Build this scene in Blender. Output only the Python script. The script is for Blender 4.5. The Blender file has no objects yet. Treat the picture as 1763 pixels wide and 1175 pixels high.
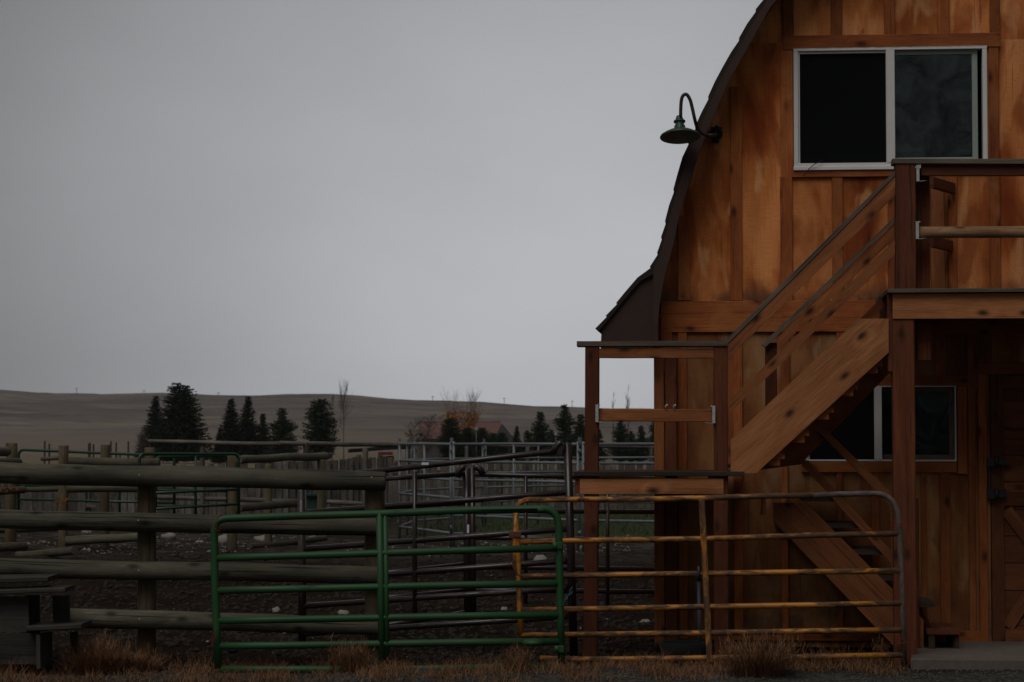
import bpy, math, random
from mathutils import Vector, Matrix, noise
R = math.radians
PI = math.pi
rnd = random.Random(7)
S = bpy.context.scene
COL = S.collection

# ------------------------------------------------------------------ camera
F = 3950.0; CX = 881.5; CY = 587.5; HOR = 765.0; EYE = 1.6
PITCH = math.atan((HOR - CY) / F)
cam = bpy.data.cameras.new('camera'); camo = bpy.data.objects.new('camera', cam); COL.objects.link(camo)
cam.sensor_width = 22.3; cam.lens = 22.3 * F / 1763.0
cam.clip_start = 0.1; cam.clip_end = 8000
camo.location = (0, 0, EYE); camo.rotation_euler = (PI / 2 + PITCH, 0, 0)
cam.dof.use_dof = True; cam.dof.focus_distance = 17.2; cam.dof.aperture_fstop = 5.0
S.camera = camo

# ------------------------------------------------------------------ light
SUN_EL, SUN_AZ = 56.0, 205.0      # sun height; azimuth it shines from (clockwise from +Y)
W = bpy.data.worlds.new('World'); S.world = W; W.use_nodes = True
wt = W.node_tree; wt.nodes.clear()
def wn(t, **k):
    n = wt.nodes.new(t)
    for a, v in k.items(): setattr(n, a, v)
    return n
sky = wn('ShaderNodeTexSky'); sky.sky_type = 'NISHITA'; sky.sun_disc = False
sky.sun_elevation = R(SUN_EL); sky.sun_rotation = R(SUN_AZ); sky.dust_density = 4; sky.air_density = 1.2
hs = wn('ShaderNodeHueSaturation'); hs.inputs['Saturation'].default_value = 0.05; hs.inputs['Value'].default_value = 0.12
wt.links.new(sky.outputs[0], hs.inputs['Color'])
tc = wn('ShaderNodeTexCoord')
nrm = wn('ShaderNodeVectorMath', operation='NORMALIZE'); wt.links.new(tc.outputs['Generated'], nrm.inputs[0])
dt = wn('ShaderNodeVectorMath', operation='DOT_PRODUCT'); wt.links.new(nrm.outputs[0], dt.inputs[0])
bv = Vector((math.sin(R(1.5)), 1, math.tan(R(1.8)))).normalized(); dt.inputs[1].default_value = bv
ac = wn('ShaderNodeMath', operation='ARCCOSINE'); wt.links.new(dt.outputs['Value'], ac.inputs[0])
dv = wn('ShaderNodeMath', operation='DIVIDE'); wt.links.new(ac.outputs[0], dv.inputs[0]); dv.inputs[1].default_value = R(40)
cr = wn('ShaderNodeValToRGB'); wt.links.new(dv.outputs[0], cr.inputs[0])
cr.color_ramp.interpolation = 'B_SPLINE'
def sr(*c): return tuple((x/255/12.92 if x/255 < .04045 else ((x/255+.055)/1.055)**2.4) for x in c)
el = cr.color_ramp.elements
for i, (p, v) in enumerate([(0, 194), (.12, 185), (.22, 166), (.33, 143), (.42, 121), (.6, 93), (1, 79)]):
    e = el[i] if i < 2 else el.new(p)
    e.position = p; g = sr(v*.985, v*.997, v*1.02); e.color = (*g, 1)
nz = wn('ShaderNodeTexNoise'); nz.inputs['Scale'].default_value = 5; nz.inputs['Detail'].default_value = 4
mp0 = wn('ShaderNodeMapping'); mp0.inputs['Scale'].default_value = (1, 1, 2.2)
wt.links.new(nrm.outputs[0], mp0.inputs[0]); wt.links.new(mp0.outputs[0], nz.inputs['Vector'])
mr = wn('ShaderNodeMapRange'); wt.links.new(nz.outputs['Fac'], mr.inputs[0])
mr.inputs[1].default_value = .3; mr.inputs[2].default_value = .7; mr.inputs[3].default_value = .93*9; mr.inputs[4].default_value = 1.07*9
ml = wn('ShaderNodeVectorMath', operation='SCALE'); wt.links.new(cr.outputs[0], ml.inputs[0]); wt.links.new(mr.outputs[0], ml.inputs['Scale'])
ad = wn('ShaderNodeVectorMath', operation='ADD'); wt.links.new(ml.outputs[0], ad.inputs[0]); wt.links.new(hs.outputs[0], ad.inputs[1])
bg = wn('ShaderNodeBackground'); bg.inputs['Strength'].default_value = 0.1
wt.links.new(ad.outputs[0], bg.inputs['Color'])
wo = wn('ShaderNodeOutputWorld'); wt.links.new(bg.outputs[0], wo.inputs[0])
sl = bpy.data.lights.new('sun', 'SUN'); sl.energy = 1.05; sl.angle = R(40); sl.color = (1, .97, .93)
so = bpy.data.objects.new('sun', sl); COL.objects.link(so)
sd = Vector((math.sin(R(SUN_AZ))*math.cos(R(SUN_EL)), math.cos(R(SUN_AZ))*math.cos(R(SUN_EL)), math.sin(R(SUN_EL))))
so.rotation_euler = sd.to_track_quat('Z', 'Y').to_euler(); so.location = sd * 50
S.view_settings.view_transform = 'Standard'; S.view_settings.look = 'None'
S.view_settings.exposure = 0; S.view_settings.gamma = 1
S.render.engine = 'CYCLES'

# ------------------------------------------------------------------ pixel -> place
def ray(px, py):
    x = (px - CX) / F; y = (CY - py) / F
    return Vector((x, math.cos(PITCH) - y*math.sin(PITCH), math.sin(PITCH) + y*math.cos(PITCH)))
CAM = Vector((0, 0, EYE))
def at(px, py, Y):
    d = ray(px, py); return CAM + d * (Y / d.y)
def gr(px, py, z=0):
    d = ray(px, py); return CAM + d * ((EYE - z) / -d.z)
TH = R(5.0)
UV_ = Vector((math.cos(TH), -math.sin(TH), 0)); NV = Vector((-math.sin(TH), -math.cos(TH), 0)); ZV = Vector((0, 0, 1))
O = at(1127, 1100, 18.3); O.z = 0
def Bp(u, off, z): return O + UV_*u + NV*off + ZV*z
def uz(px, py, off=0.0):
    d = ray(px, py); t = (off - (CAM - O).dot(NV)) / d.dot(NV)
    P = CAM + d*t
    return (P - O).dot(UV_), P.z
def wp(px, py, off=0.0):
    u, z = uz(px, py, off); return Bp(u, off, z)

# ------------------------------------------------------------------ mesh builder
class MB:
    def __init__(s): s.v = []; s.f = []; s.uv = []; s.t = []; s.sm = []
    def face(s, idx, uvs, tone, smooth=False):
        s.f.append(idx); s.uv.append(uvs); s.t.append(tone); s.sm.append(smooth)
    def beam(s, p0, p1, w, h, up=ZV, ch=0.004, seg=1, wob=0.0, tone=None):
        """squared timber; w across (dir x up), h along up"""
        p0 = Vector(p0); p1 = Vector(p1); d = (p1 - p0); L = d.length; d.normalize()
        sd = d.cross(up).normalized(); u2 = sd.cross(d).normalized()
        ch = min(ch, w*.3, h*.3)
        a, b = w/2, h/2
        sec = [(-a+ch, -b), (a-ch, -b), (a, -b+ch), (a, b-ch), (a-ch, b), (-a+ch, b), (-a, b-ch), (-a, -b+ch)]
        per = [0]
        for i in range(8):
            q = sec[i]; r = sec[(i+1) % 8]; per.append(per[-1] + math.hypot(r[0]-q[0], r[1]-q[1]))
        tone = rnd.random() if tone is None else tone
        ou, ov = rnd.random()*20, rnd.random()*20
        base = len(s.v); prev = None
        for k in range(seg+1):
            t = k/seg; c = p0 + d*L*t
            j = Vector((rnd.uniform(-wob, wob), rnd.uniform(-wob, wob), rnd.uniform(-wob, wob))) if wob else Vector()
            for q in sec: s.v.append(c + sd*q[0] + u2*q[1] + j)
        for k in range(seg):
            for i in range(8):
                j = (i+1) % 8
                s.face([base+k*8+i, base+k*8+j, base+(k+1)*8+j, base+(k+1)*8+i],
                       [(ou+L*k/seg, ov+per[i]), (ou+L*k/seg, ov+per[i+1]), (ou+L*(k+1)/seg, ov+per[i+1]), (ou+L*(k+1)/seg, ov+per[i])], tone)
        s.face([base+i for i in reversed(range(8))], [(ou+sec[i][0]*.3, ov+sec[i][1]) for i in reversed(range(8))], tone)
        e = base + seg*8
        s.face([e+i for i in range(8)], [(ou+sec[i][0]*.3, ov+sec[i][1]) for i in range(8)], tone)
    def tube(s, pts, r, n=10, cap=True, tone=None, rad=None, jit=0.0):
        pts = [Vector(p) for p in pts]; m = len(pts)
        tone = rnd.random() if tone is None else tone
        ou, ov = rnd.random()*20, rnd.random()*20
        base = len(s.v); L = 0; Ls = [0]
        for i in range(1, m): L += (pts[i]-pts[i-1]).length; Ls.append(L)
        d0 = (pts[1]-pts[0]).normalized()
        a = d0.orthogonal().normalized()
        sx, sy, sz = rnd.random()*50, rnd.random()*50, rnd.random()*50
        for i in range(m):
            d = (pts[min(i+1, m-1)] - pts[max(i-1, 0)]).normalized()
            a = (a - d*a.dot(d)).normalized(); b = d.cross(a)
            rr = rad[i] if rad else r
            for k in range(n):
                an = 2*PI*k/n
                o = a*math.cos(an) + b*math.sin(an)
                q = rr
                if jit: q *= 1 + jit*noise.noise(Vector((sx+math.cos(an)*.8, sy+math.sin(an)*.8, sz+Ls[i]*2.5)))
                s.v.append(pts[i] + o*q)
        for i in range(m-1):
            for k in range(n):
                j = (k+1) % n
                w0 = ov + 2*PI*r*k/n; w1 = ov + 2*PI*r*(k+1)/n
                s.face([base+i*n+k, base+i*n+j, base+(i+1)*n+j, base+(i+1)*n+k],
                       [(ou+Ls[i], w0), (ou+Ls[i], w1), (ou+Ls[i+1], w1), (ou+Ls[i+1], w0)], tone, True)
        if cap:
            s.face([base+i for i in reversed(range(n))], [(ou+r*.4*math.cos(2*PI*i/n), ov+r*math.sin(2*PI*i/n)) for i in reversed(range(n))], tone)
            e = base+(m-1)*n
            s.face([e+i for i in range(n)], [(ou+r*.4*math.cos(2*PI*i/n), ov+r*math.sin(2*PI*i/n)) for i in range(n)], tone)
    def log(s, p0, p1, r, r1=None, seg=None, n=14, jit=.12, wob=.012, tone=None):
        p0 = Vector(p0); p1 = Vector(p1); L = (p1-p0).length; r1 = r1 or r
        seg = seg or max(4, int(L/.25))
        pts = []; rad = []
        s1 = rnd.random()*90
        # rounded sawn ends
        for k in range(seg+1):
            t = k/seg; p = p0.lerp(p1, t)
            p = p + Vector((0, 0, wob*2*noise.noise(Vector((s1, t*L*.7, 0))))) + Vector((0, wob*2*noise.noise(Vector((s1, t*L*.7, 9))), 0))
            pts.append(p); rad.append(r + (r1-r)*t)
        d = (pts[1]-pts[0]).normalized(); e = (pts[-1]-pts[-2]).normalized()
        pts = [pts[0]] + [pts[0]+d*.012] + pts[1:-1] + [pts[-1]-e*.012] + [pts[-1]]
        rad = [rad[0]*.93, rad[0]] + rad[1:-1] + [rad[-1], rad[-1]*.93]
        s.tube(pts, r, n=n, rad=rad, jit=jit, tone=tone)
    def prism(s, poly, ext, grain=None, tone=None):
        """poly = planar list of points, pushed along ext; UV follows grain"""
        poly = [Vector(p) for p in poly]; ext = Vector(ext); n = len(poly)
        g = (Vector(grain) if grain is not None else poly[1]-poly[0]).normalized()
        nn = ext.normalized(); c = nn.cross(g).normalized()
        tone = rnd.random() if tone is None else tone
        ou, ov = rnd.random()*20, rnd.random()*20
        base = len(s.v)
        for p in poly: s.v.append(p)
        for p in poly: s.v.append(p + ext)
        U = lambda p: (ou + p.dot(g), ov + p.dot(c) + p.dot(nn))
        area = Vector()
        for i in range(n): area += poly[i].cross(poly[(i+1) % n])
        fl = area.dot(ext) > 0
        a = list(range(n)); b = list(range(n, 2*n))
        if fl: a = a[::-1]
        else: b = b[::-1]
        s.face([base+i for i in a], [U(s.v[base+i]) for i in a], tone)
        s.face([base+i for i in b], [U(s.v[base+i]) for i in b], tone)
        for i in range(n):
            j = (i+1) % n; q = [i, j, n+j, n+i]
            if not fl: q = q[::-1]
            s.face([base+k for k in q], [U(s.v[base+k]) for k in q], tone)
    def quad(s, a, b, c, d, tone=.5, g=None):
        base = len(s.v); pts = [Vector(a), Vector(b), Vector(c), Vector(d)]
        s.v += pts
        s.face([base, base+1, base+2, base+3], [(0, 0), (1, 0), (1, 1), (0, 1)] if g is None else g, tone)
    def lathe(s, c, ax, prof, n=20, tone=.5):
        """prof = [(r, h)] along axis ax from c"""
        ax = Vector(ax).normalized(); a = ax.orthogonal().normalized(); b = ax.cross(a)
        base = len(s.v); c = Vector(c)
        for r, h in prof:
            for k in range(n):
                an = 2*PI*k/n; s.v.append(c + ax*h + (a*math.cos(an)+b*math.sin(an))*r)
        for i in range(len(prof)-1):
            for k in range(n):
                j = (k+1) % n
                s.face([base+i*n+k, base+i*n+j, base+(i+1)*n+j, base+(i+1)*n+k], [(i, k), (i, k+1), (i+1, k+1), (i+1, k)], tone, True)
    def build(s, name, mat, parent=None, tagged=None):
        me = bpy.data.meshes.new(name)
        inv = parent['_m'] if False else None
        vs = s.v
        if parent is not None and parent.name in PM:
            im = PM[parent.name].inverted(); vs = [im @ v for v in s.v]; M0 = PM[parent.name]
        elif parent is None:
            if s.v:
                mn = Vector((min(v.x for v in s.v), min(v.y for v in s.v), min(v.z for v in s.v)))
                mx = Vector((max(v.x for v in s.v), max(v.y for v in s.v), max(v.z for v in s.v)))
                c = (mn+mx)/2; c.z = mn.z
            else: c = Vector()
            M0 = Matrix.Translation(c); vs = [v - c for v in s.v]
        me.from_pydata([tuple(v) for v in vs], [], s.f)
        ul = me.uv_layers.new(name='UVMap')
        flat = [x for f in s.uv for u in f for x in u]
        ul.data.foreach_set('uv', flat)
        at_ = me.attributes.new('tone', 'FLOAT', 'FACE'); at_.data.foreach_set('value', s.t)
        me.polygons.foreach_set('use_smooth', s.sm)
        me.materials.append(mat); me.update()
        o = bpy.data.objects.new(name, me); COL.objects.link(o)
        if parent is not None:
            o.parent = parent; PM[o.name] = M0
        else:
            o.matrix_world = M0; PM[o.name] = M0
        return o
PM = {}
def tag(o, label=None, cat=None, group=None, kind=None):
    if label: o['label'] = label
    if cat: o['category'] = cat
    if group: o['group'] = group
    if kind: o['kind'] = kind
    return o
def thing(name, label, cat, loc, rz=0.0, group=None):
    o = bpy.data.objects.new(name, None); COL.objects.link(o)
    o.location = loc; o.rotation_euler = (0, 0, rz); o.empty_display_size = .3
    PM[o.name] = Matrix.Translation(Vector(loc)) @ Matrix.Rotation(rz, 4, 'Z')
    return tag(o, label, cat, group)

# ------------------------------------------------------------------ materials
def newmat(name):
    m = bpy.data.materials.new(name); m.use_nodes = True; nt = m.node_tree; nt.nodes.clear()
    out = nt.nodes.new('ShaderNodeOutputMaterial'); p = nt.nodes.new('ShaderNodeBsdfPrincipled')
    nt.links.new(p.outputs[0], out.inputs[0]); return m, nt, p
class N:
    def __init__(s, nt): s.nt = nt
    def n(s, t, **k):
        x = s.nt.nodes.new(t)
        for a, v in k.items(): setattr(x, a, v)
        return x
    def l(s, a, b): s.nt.links.new(a, b)
    def uv(s, sx, sy, toned=True):
        u = s.n('ShaderNodeUVMap'); sp = s.n('ShaderNodeSeparateXYZ'); s.l(u.outputs[0], sp.inputs[0])
        cb = s.n('ShaderNodeCombineXYZ')
        for i, k in ((0, sx), (1, sy)):
            m = s.n('ShaderNodeMath', operation='MULTIPLY'); s.l(sp.outputs[i], m.inputs[0]); m.inputs[1].default_value = k; s.l(m.outputs[0], cb.inputs[i])
        a = s.n('ShaderNodeAttribute'); a.attribute_name = 'tone'
        m = s.n('ShaderNodeMath', operation='MULTIPLY'); s.l(a.outputs['Fac'], m.inputs[0]); m.inputs[1].default_value = 37.0; s.l(m.outputs[0], cb.inputs[2])
        return cb.outputs[0]
    def noise(s, vec, scale=1, det=4, rough=.55, dist=0):
        x = s.n('ShaderNodeTexNoise'); s.l(vec, x.inputs['Vector']); x.inputs['Scale'].default_value = scale
        x.inputs['Detail'].default_value = det; x.inputs['Roughness'].default_value = rough; x.inputs['Distortion'].default_value = dist
        return x.outputs['Fac']
    def ramp(s, fac, stops, interp='LINEAR'):
        x = s.n('ShaderNodeValToRGB'); s.l(fac, x.inputs[0]); x.color_ramp.interpolation = interp
        e = x.color_ramp.elements
        for i, (p, c) in enumerate(stops):
            q = e[i] if i < 2 else e.new(p)
            q.position = p; q.color = (c, c, c, 1) if not isinstance(c, tuple) else (*c[:3], 1)
        return x.outputs[0]
    def mix(s, fac, a, b, mode='MIX'):
        x = s.n('ShaderNodeMix'); x.data_type = 'RGBA'; x.blend_type = mode
        for src, i in ((fac, 0), (a, 6), (b, 7)):
            if isinstance(src, (int, float)): x.inputs[i].default_value = src if i == 0 else (src, src, src, 1)
            elif isinstance(src, tuple): x.inputs[i].default_value = (*src[:3], 1)
            else: s.l(src, x.inputs[i])
        return x.outputs[2]
    def math(s, op, a, b):
        x = s.n('ShaderNodeMath', operation=op)
        for i, v in ((0, a), (1, b)):
            if isinstance(v, (int, float)): x.inputs[i].default_value = v
            else: s.l(v, x.inputs[i])
        return x.outputs[0]
    def tone(s):
        a = s.n('ShaderNodeAttribute'); a.attribute_name = 'tone'; return a.outputs['Fac']
    def bump(s, h, p, st=.3, d=.01):
        b = s.n('ShaderNodeBump'); s.l(h, b.inputs['Height']); b.inputs['Strength'].default_value = st; b.inputs['Distance'].default_value = d
        s.l(b.outputs[0], p.inputs['Normal'])

def wood(name, light, mid, dark, rough=.8, grain=26, knots=1.0, blotch=.5, tonevar=.35, cracks=.5, stain=None, bump=.35):
    m, nt, p = newmat(name); k = N(nt)
    kv = k.n('ShaderNodeTexVoronoi'); kv.voronoi_dimensions = '2D'; k.l(k.uv(2.4, 4.6), kv.inputs['Vector']); kv.inputs['Scale'].default_value = 1
    gate = k.ramp(k.noise(k.uv(1.3, 2.6), 1, 1), [(.43, 0), (.49, 1.0)])
    push = k.math('MULTIPLY', k.math('MULTIPLY', k.ramp(kv.outputs['Distance'], [(0.0, 1.0), (.14, .55), (.42, 0.0)]), gate), 1.6*knots)
    shv = k.n('ShaderNodeCombineXYZ'); k.l(push, shv.inputs[1])
    va = k.n('ShaderNodeVectorMath', operation='ADD'); k.l(k.uv(1.3, grain*.6), va.inputs[0]); k.l(shv.outputs[0], va.inputs[1])
    g1 = k.noise(va.outputs[0], 1, 5, .6, .5)
    g2 = k.noise(k.uv(6, grain*7), 1, 3, .6)
    b1 = k.noise(k.uv(1.6, 4), 1, 4, .6, .4)
    col = k.ramp(g1, [(.28, dark), (.5, mid), (.72, light)])
    col = k.mix(blotch, col, k.ramp(b1, [(.3, dark), (.52, mid), (.68, light)]))
    col = k.mix(.55, col, k.mix(1.0, col, k.ramp(g2, [(.3, .55), (.7, 1.35)]), 'MULTIPLY'))
    # knots with distorted rings
    if knots:
        kk = k.ramp(kv.outputs['Distance'], [(.03, .14), (.075, .4), (.115, .75), (.17, 1.0)])
        col = k.mix(k.math('MULTIPLY', gate, knots), col, k.mix(1.0, col, kk, 'MULTIPLY'))
    if cracks:
        c = k.noise(k.uv(.9, grain*2.4), 1, 2, .5, .3)
        cc = k.ramp(c, [(.33, .2), (.39, 1.0)])
        col = k.mix(cracks, col, k.mix(1.0, col, cc, 'MULTIPLY'))
    if stain:
        s = k.noise(k.uv(2.1, 2.6), 1, 5, .62, .8)
        col = k.mix(k.ramp(s, [(.52, 0.0), (.68, .8)]), col, stain)
    tv = k.n('ShaderNodeMapRange'); k.l(k.tone(), tv.inputs[0]); tv.inputs[3].default_value = 1-tonevar; tv.inputs[4].default_value = 1+tonevar
    col = k.mix(1.0, col, tv.outputs[0], 'MULTIPLY')
    k.l(col, p.inputs['Base Color']); p.inputs['Roughness'].default_value = rough; p.inputs['Specular IOR Level'].default_value = .25
    k.bump(k.mix(.5, g1, g2), p, bump, .006)
    return m

def siding(name, light, mid, dark, mould=None):
    """rough plywood sheets whose oil stain has washed out in patches"""
    m, nt, p = newmat(name); k = N(nt)
    big = k.noise(k.uv(.7, 1.9), 1, 3, .5, .4)
    b1 = k.noise(k.uv(1.15, 3.2), 1, 4, .5, .5)
    b2 = k.noise(k.uv(1.5, 4), 1, 4, .5, .5)
    gr_ = k.noise(k.uv(4, 110), 1, 3, .6)
    cross = k.noise(k.uv(120, 9), 1, 2, .5)
    f = k.mix(.5, b1, big)
    col = k.ramp(f, [(.37, dark), (.455, mid), (.50, tuple((a+b)/2 for a, b in zip(mid, light))), (.57, light), (.68, (light[0]*1.12, light[1]*1.22, light[2]*1.35))])
    red = (dark[0]*1.35, dark[1]*1.0, dark[2]*.8)
    col = k.mix(k.ramp(b2, [(.51, 0.0), (.62, .6)]), col, red)
    wash = k.noise(k.uv(1.5, 4.5), 1.2, 3, .45, .6)
    col = k.mix(k.ramp(wash, [(.57, 0.0), (.66, .55), (.74, .7)]), col, (light[0]*1.15, light[1]*1.5, light[2]*2.1))
    col = k.mix(.35, col, k.mix(1.0, col, k.ramp(gr_, [(.3, .75), (.7, 1.25)]), 'MULTIPLY'))
    col = k.mix(.35, col, k.mix(1.0, col, k.ramp(cross, [(.3, .8), (.7, 1.2)]), 'MULTIPLY'))
    v = k.n('ShaderNodeTexVoronoi'); v.voronoi_dimensions = '2D'; k.l(k.uv(2.6, 5), v.inputs['Vector'])
    col = k.mix(k.ramp(k.noise(k.uv(1.1, 2.3), 1, 1), [(.38, 0.0), (.44, 1.0)]), col, k.mix(1.0, col, k.ramp(v.outputs['Distance'], [(.025, .2), (.06, 1.0)]), 'MULTIPLY'))
    ck = k.noise(k.uv(1.0, 42), 1, 1, .5, .1)
    col = k.mix(.7, col, k.mix(1.0, col, k.ramp(ck, [(.235, .25), (.27, 1.0)]), 'MULTIPLY'))
    mk = k.noise(k.uv(2.0, 3.2), 1, 5, .7, .6)
    col = k.mix(k.ramp(mk, [(.67, 0.0), (.75, .7)]), col, (.05, .035, .025))
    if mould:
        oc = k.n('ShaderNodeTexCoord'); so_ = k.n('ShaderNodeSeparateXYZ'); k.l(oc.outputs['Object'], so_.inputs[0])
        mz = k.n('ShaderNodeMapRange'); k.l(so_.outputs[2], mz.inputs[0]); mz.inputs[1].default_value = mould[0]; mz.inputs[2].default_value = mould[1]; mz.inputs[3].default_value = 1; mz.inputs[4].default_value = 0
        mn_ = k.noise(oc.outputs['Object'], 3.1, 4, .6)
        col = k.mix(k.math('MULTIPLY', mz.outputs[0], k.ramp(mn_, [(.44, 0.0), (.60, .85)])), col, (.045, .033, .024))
    tv = k.n('ShaderNodeMapRange'); k.l(k.tone(), tv.inputs[0]); tv.inputs[3].default_value = .8; tv.inputs[4].default_value = 1.15
    col = k.mix(1.0, col, tv.outputs[0], 'MULTIPLY')
    k.l(col, p.inputs['Base Color']); p.inputs['Roughness'].default_value = .85; p.inputs['Specular IOR Level'].default_value = .2
    k.bump(gr_, p, .3, .004)
    return m

def plain(name, c, rough=.6, metal=0.0, var=.25, scale=9, bump=.1, spec=.4):
    m, nt, p = newmat(name); k = N(nt)
    t = k.n('ShaderNodeTexCoord'); n1 = k.noise(t.outputs['Object'], scale, 5, .6)
    n2 = k.noise(t.outputs['Object'], scale*7, 3, .6)
    col = k.mix(1.0, c, k.ramp(k.mix(.4, n1, n2), [(.3, 1-var), (.7, 1+var)]), 'MULTIPLY')
    k.l(col, p.inputs['Base Color']); p.inputs['Roughness'].default_value = rough; p.inputs['Metallic'].default_value = metal
    p.inputs['Specular IOR Level'].default_value = spec
    k.bump(n2, p, bump, .003)
    return m

def paint(name, c, under, amount, rough=.45, scuff=None):
    """painted steel tube: chips along the length show what lies under the paint"""
    m, nt, p = newmat(name); k = N(nt)
    a = k.noise(k.uv(5, 14), 1, 6, .68, .5); b = k.noise(k.uv(1.1, 3), 1, 3)
    f = k.mix(.35, a, b)
    fac = k.ramp(f, [(1-amount-.04, 0.0), (1-amount+.03, 1.0)])
    c2 = k.mix(1.0, c, k.ramp(k.noise(k.uv(2, 9), 1, 4), [(.3, .72), (.7, 1.22)]), 'MULTIPLY')
    u2 = k.mix(1.0, under, k.ramp(k.noise(k.uv(14, 40), 1, 3), [(.3, .5), (.7, 1.5)]), 'MULTIPLY')
    k.l(k.mix(fac, c2, u2), p.inputs['Base Color'])
    k.l(k.ramp(fac, [(0, rough), (1, .85)]), p.inputs['Roughness'])
    k.bump(fac, p, .3, -.002)
    return m

def leafmat(name, c1, c2):
    m, nt, p = newmat(name); k = N(nt)
    k.l(k.ramp(k.tone(), [(0, c1), (1, c2)]), p.inputs['Base Color']); p.inputs['Roughness'].default_value = .8
    p.inputs['Specular IOR Level'].default_value = .15
    return m

M = {}
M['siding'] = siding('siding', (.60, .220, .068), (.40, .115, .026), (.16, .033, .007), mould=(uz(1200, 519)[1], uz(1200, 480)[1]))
M['siding_low'] = siding('weathered_dimmed_lower_siding', (.32, .140, .050), (.22, .082, .026), (.12, .037, .011), mould=(.05, .75))  # older, dirtier siding, with vignette darkening also painted into its colours
M['batten'] = wood('batten_wood', (.38, .120, .030), (.27, .072, .017), (.14, .032, .008), grain=22, knots=.9, blotch=.6, tonevar=.3, stain=(.33, .12, .035))
M['redpost'] = wood('red_stained_timber', (.16, .048, .016), (.105, .028, .010), (.055, .015, .006), grain=20, knots=.8, tonevar=.25, cracks=.7)
M['tan'] = wood('tan_timber', (.47, .200, .080), (.35, .135, .048), (.22, .074, .024), grain=13, knots=1.0, blotch=.35, tonevar=.15, cracks=.35)
M['railwood'] = wood('rail_timber', (.33, .120, .040), (.235, .076, .024), (.13, .038, .012), grain=18, knots=1.0, blotch=.5, tonevar=.25, cracks=.5)
M['palerail'] = wood('weathered_round_rail', (.40, .235, .135), (.27, .145, .075), (.13, .06, .03), grain=20, knots=.9, blotch=.6, tonevar=.1)
M['cap'] = wood('grey_cap_board', (.17, .135, .105), (.11, .082, .060), (.05, .036, .026), grain=24, knots=.5, tonevar=.15, cracks=.8)
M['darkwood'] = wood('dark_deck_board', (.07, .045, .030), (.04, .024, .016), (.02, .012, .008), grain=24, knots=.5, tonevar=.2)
M['doorwood'] = wood('door_plank', (.20, .070, .024), (.13, .040, .014), (.07, .020, .008), grain=18, knots=.8, tonevar=.25)
M['log'] = wood('weathered_log', (.140, .128, .090), (.084, .075, .052), (.030, .026, .018), grain=22, knots=.9, blotch=.55, tonevar=.2, cracks=1.0, bump=.9)
M['postwood'] = wood('fence_post', (.165, .138, .078), (.108, .085, .048), (.055, .037, .019), grain=30, knots=.3, blotch=.5, tonevar=.2, cracks=.8, bump=.6, stain=(.10, .05, .02))
M['farlog'] = wood('pen_log', (.13, .118, .080), (.085, .075, .050), (.038, .032, .022), grain=14, knots=.4, tonevar=.2, cracks=.5)
M['plank'] = wood('grey_plank', (.17, .15, .13), (.095, .082, .070), (.038, .031, .026), grain=14, knots=.5, blotch=.6, tonevar=.45, cracks=.6)
M['stepwood'] = wood('grey_step_board', (.06, .052, .043), (.034, .029, .024), (.02, .018, .015), grain=20, knots=.3, tonevar=.2, cracks=.8, bump=.6)
M['fascia'] = plain('brown_rake_board', (.040, .018, .012), .75, var=.3, scale=3)
M['shingle'] = plain('asphalt_shingle', (.022, .014, .011), .9, var=.4, scale=14, bump=.5)
M['white'] = plain('white_vinyl', (.62, .60, .58), .45, var=.06, scale=4)
M['sash'] = plain('grey_green_sash', (.26, .30, .27), .5, var=.08, scale=4)
M['lampgreen'] = plain('green_enamel', (.030, .060, .038), .3, var=.25, scale=12)
M['lampin'] = plain('enamel_inside', (.20, .20, .17), .4, var=.3, scale=12)
M['black'] = plain('black_iron', (.010, .010, .010), .5, var=.3, scale=20)
M['goose'] = plain('brown_conduit', (.022, .014, .012), .45, var=.3, scale=20)
M['zinc'] = plain('zinc_bracket', (.42, .43, .41), .5, .3, var=.35, scale=30)
M['green'] = paint('green_gate_paint', (.007, .054, .011), (.018, .024, .012), .38, .6)
M['fargreen'] = paint('far_gate_paint', (.007, .036, .015), (.03, .045, .03), .3, .4)
M['yellow'] = paint('yellow_gate_paint', (.36, .135, .006), (.075, .034, .014), .50, .5)
M['yellowend'] = paint('worn_yellow_end', (.15, .070, .030), (.085, .062, .052), .55, .4)
M['brown'] = paint('brown_panel_paint', (.020, .012, .011), (.036, .020, .016), .42, .32)
M['galv'] = plain('galvanised_tube', (.14, .15, .16), .5, .1, var=.3, scale=12)
M['rubber'] = plain('black_rubber', (.004, .004, .004), .95, var=.3)
M['redtwine'] = plain('red_twine', (.16, .010, .006), .8)
M['bluetwine'] = plain('blue_twine', (.03, .12, .15), .8)
M['tagwhite'] = plain('white_tag', (.6, .6, .6), .5, var=.05)
M['bluepipe'] = plain('blue_grey_pipe', (.05, .075, .11), .5, var=.2)
M['redroof'] = plain('red_metal_roof', (.115, .052, .044), .5, var=.12, scale=2)
M['housewall'] = plain('dark_house_wall', (.05, .045, .042), .8, var=.2)
M['trough'] = plain('teal_plastic', (.010, .035, .032), .5, var=.2)
M['bark'] = plain('bark', (.05, .038, .03), .9, var=.3)
M['twig'] = plain('bare_twigs', (.075, .055, .045), .9, var=.3)
M['otwig'] = plain('orange_twigs', (.13, .065, .035), .9, var=.3)
M['needle'] = leafmat('spruce_needles', (.006, .011, .007), (.018, .028, .015))
M['pine'] = leafmat('pine_needles', (.008, .016, .008), (.028, .042, .018))
M['autumn'] = leafmat('autumn_leaves', (.16, .06, .02), (.30, .13, .035))
M['dry'] = leafmat('dry_stems', (.085, .036, .015), (.27, .14, .07))
M['weed'] = leafmat('brown_weed', (.10, .048, .022), (.26, .13, .065))
M['drygreen'] = leafmat('short_green_grass', (.020, .040, .014), (.05, .07, .03))
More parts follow.
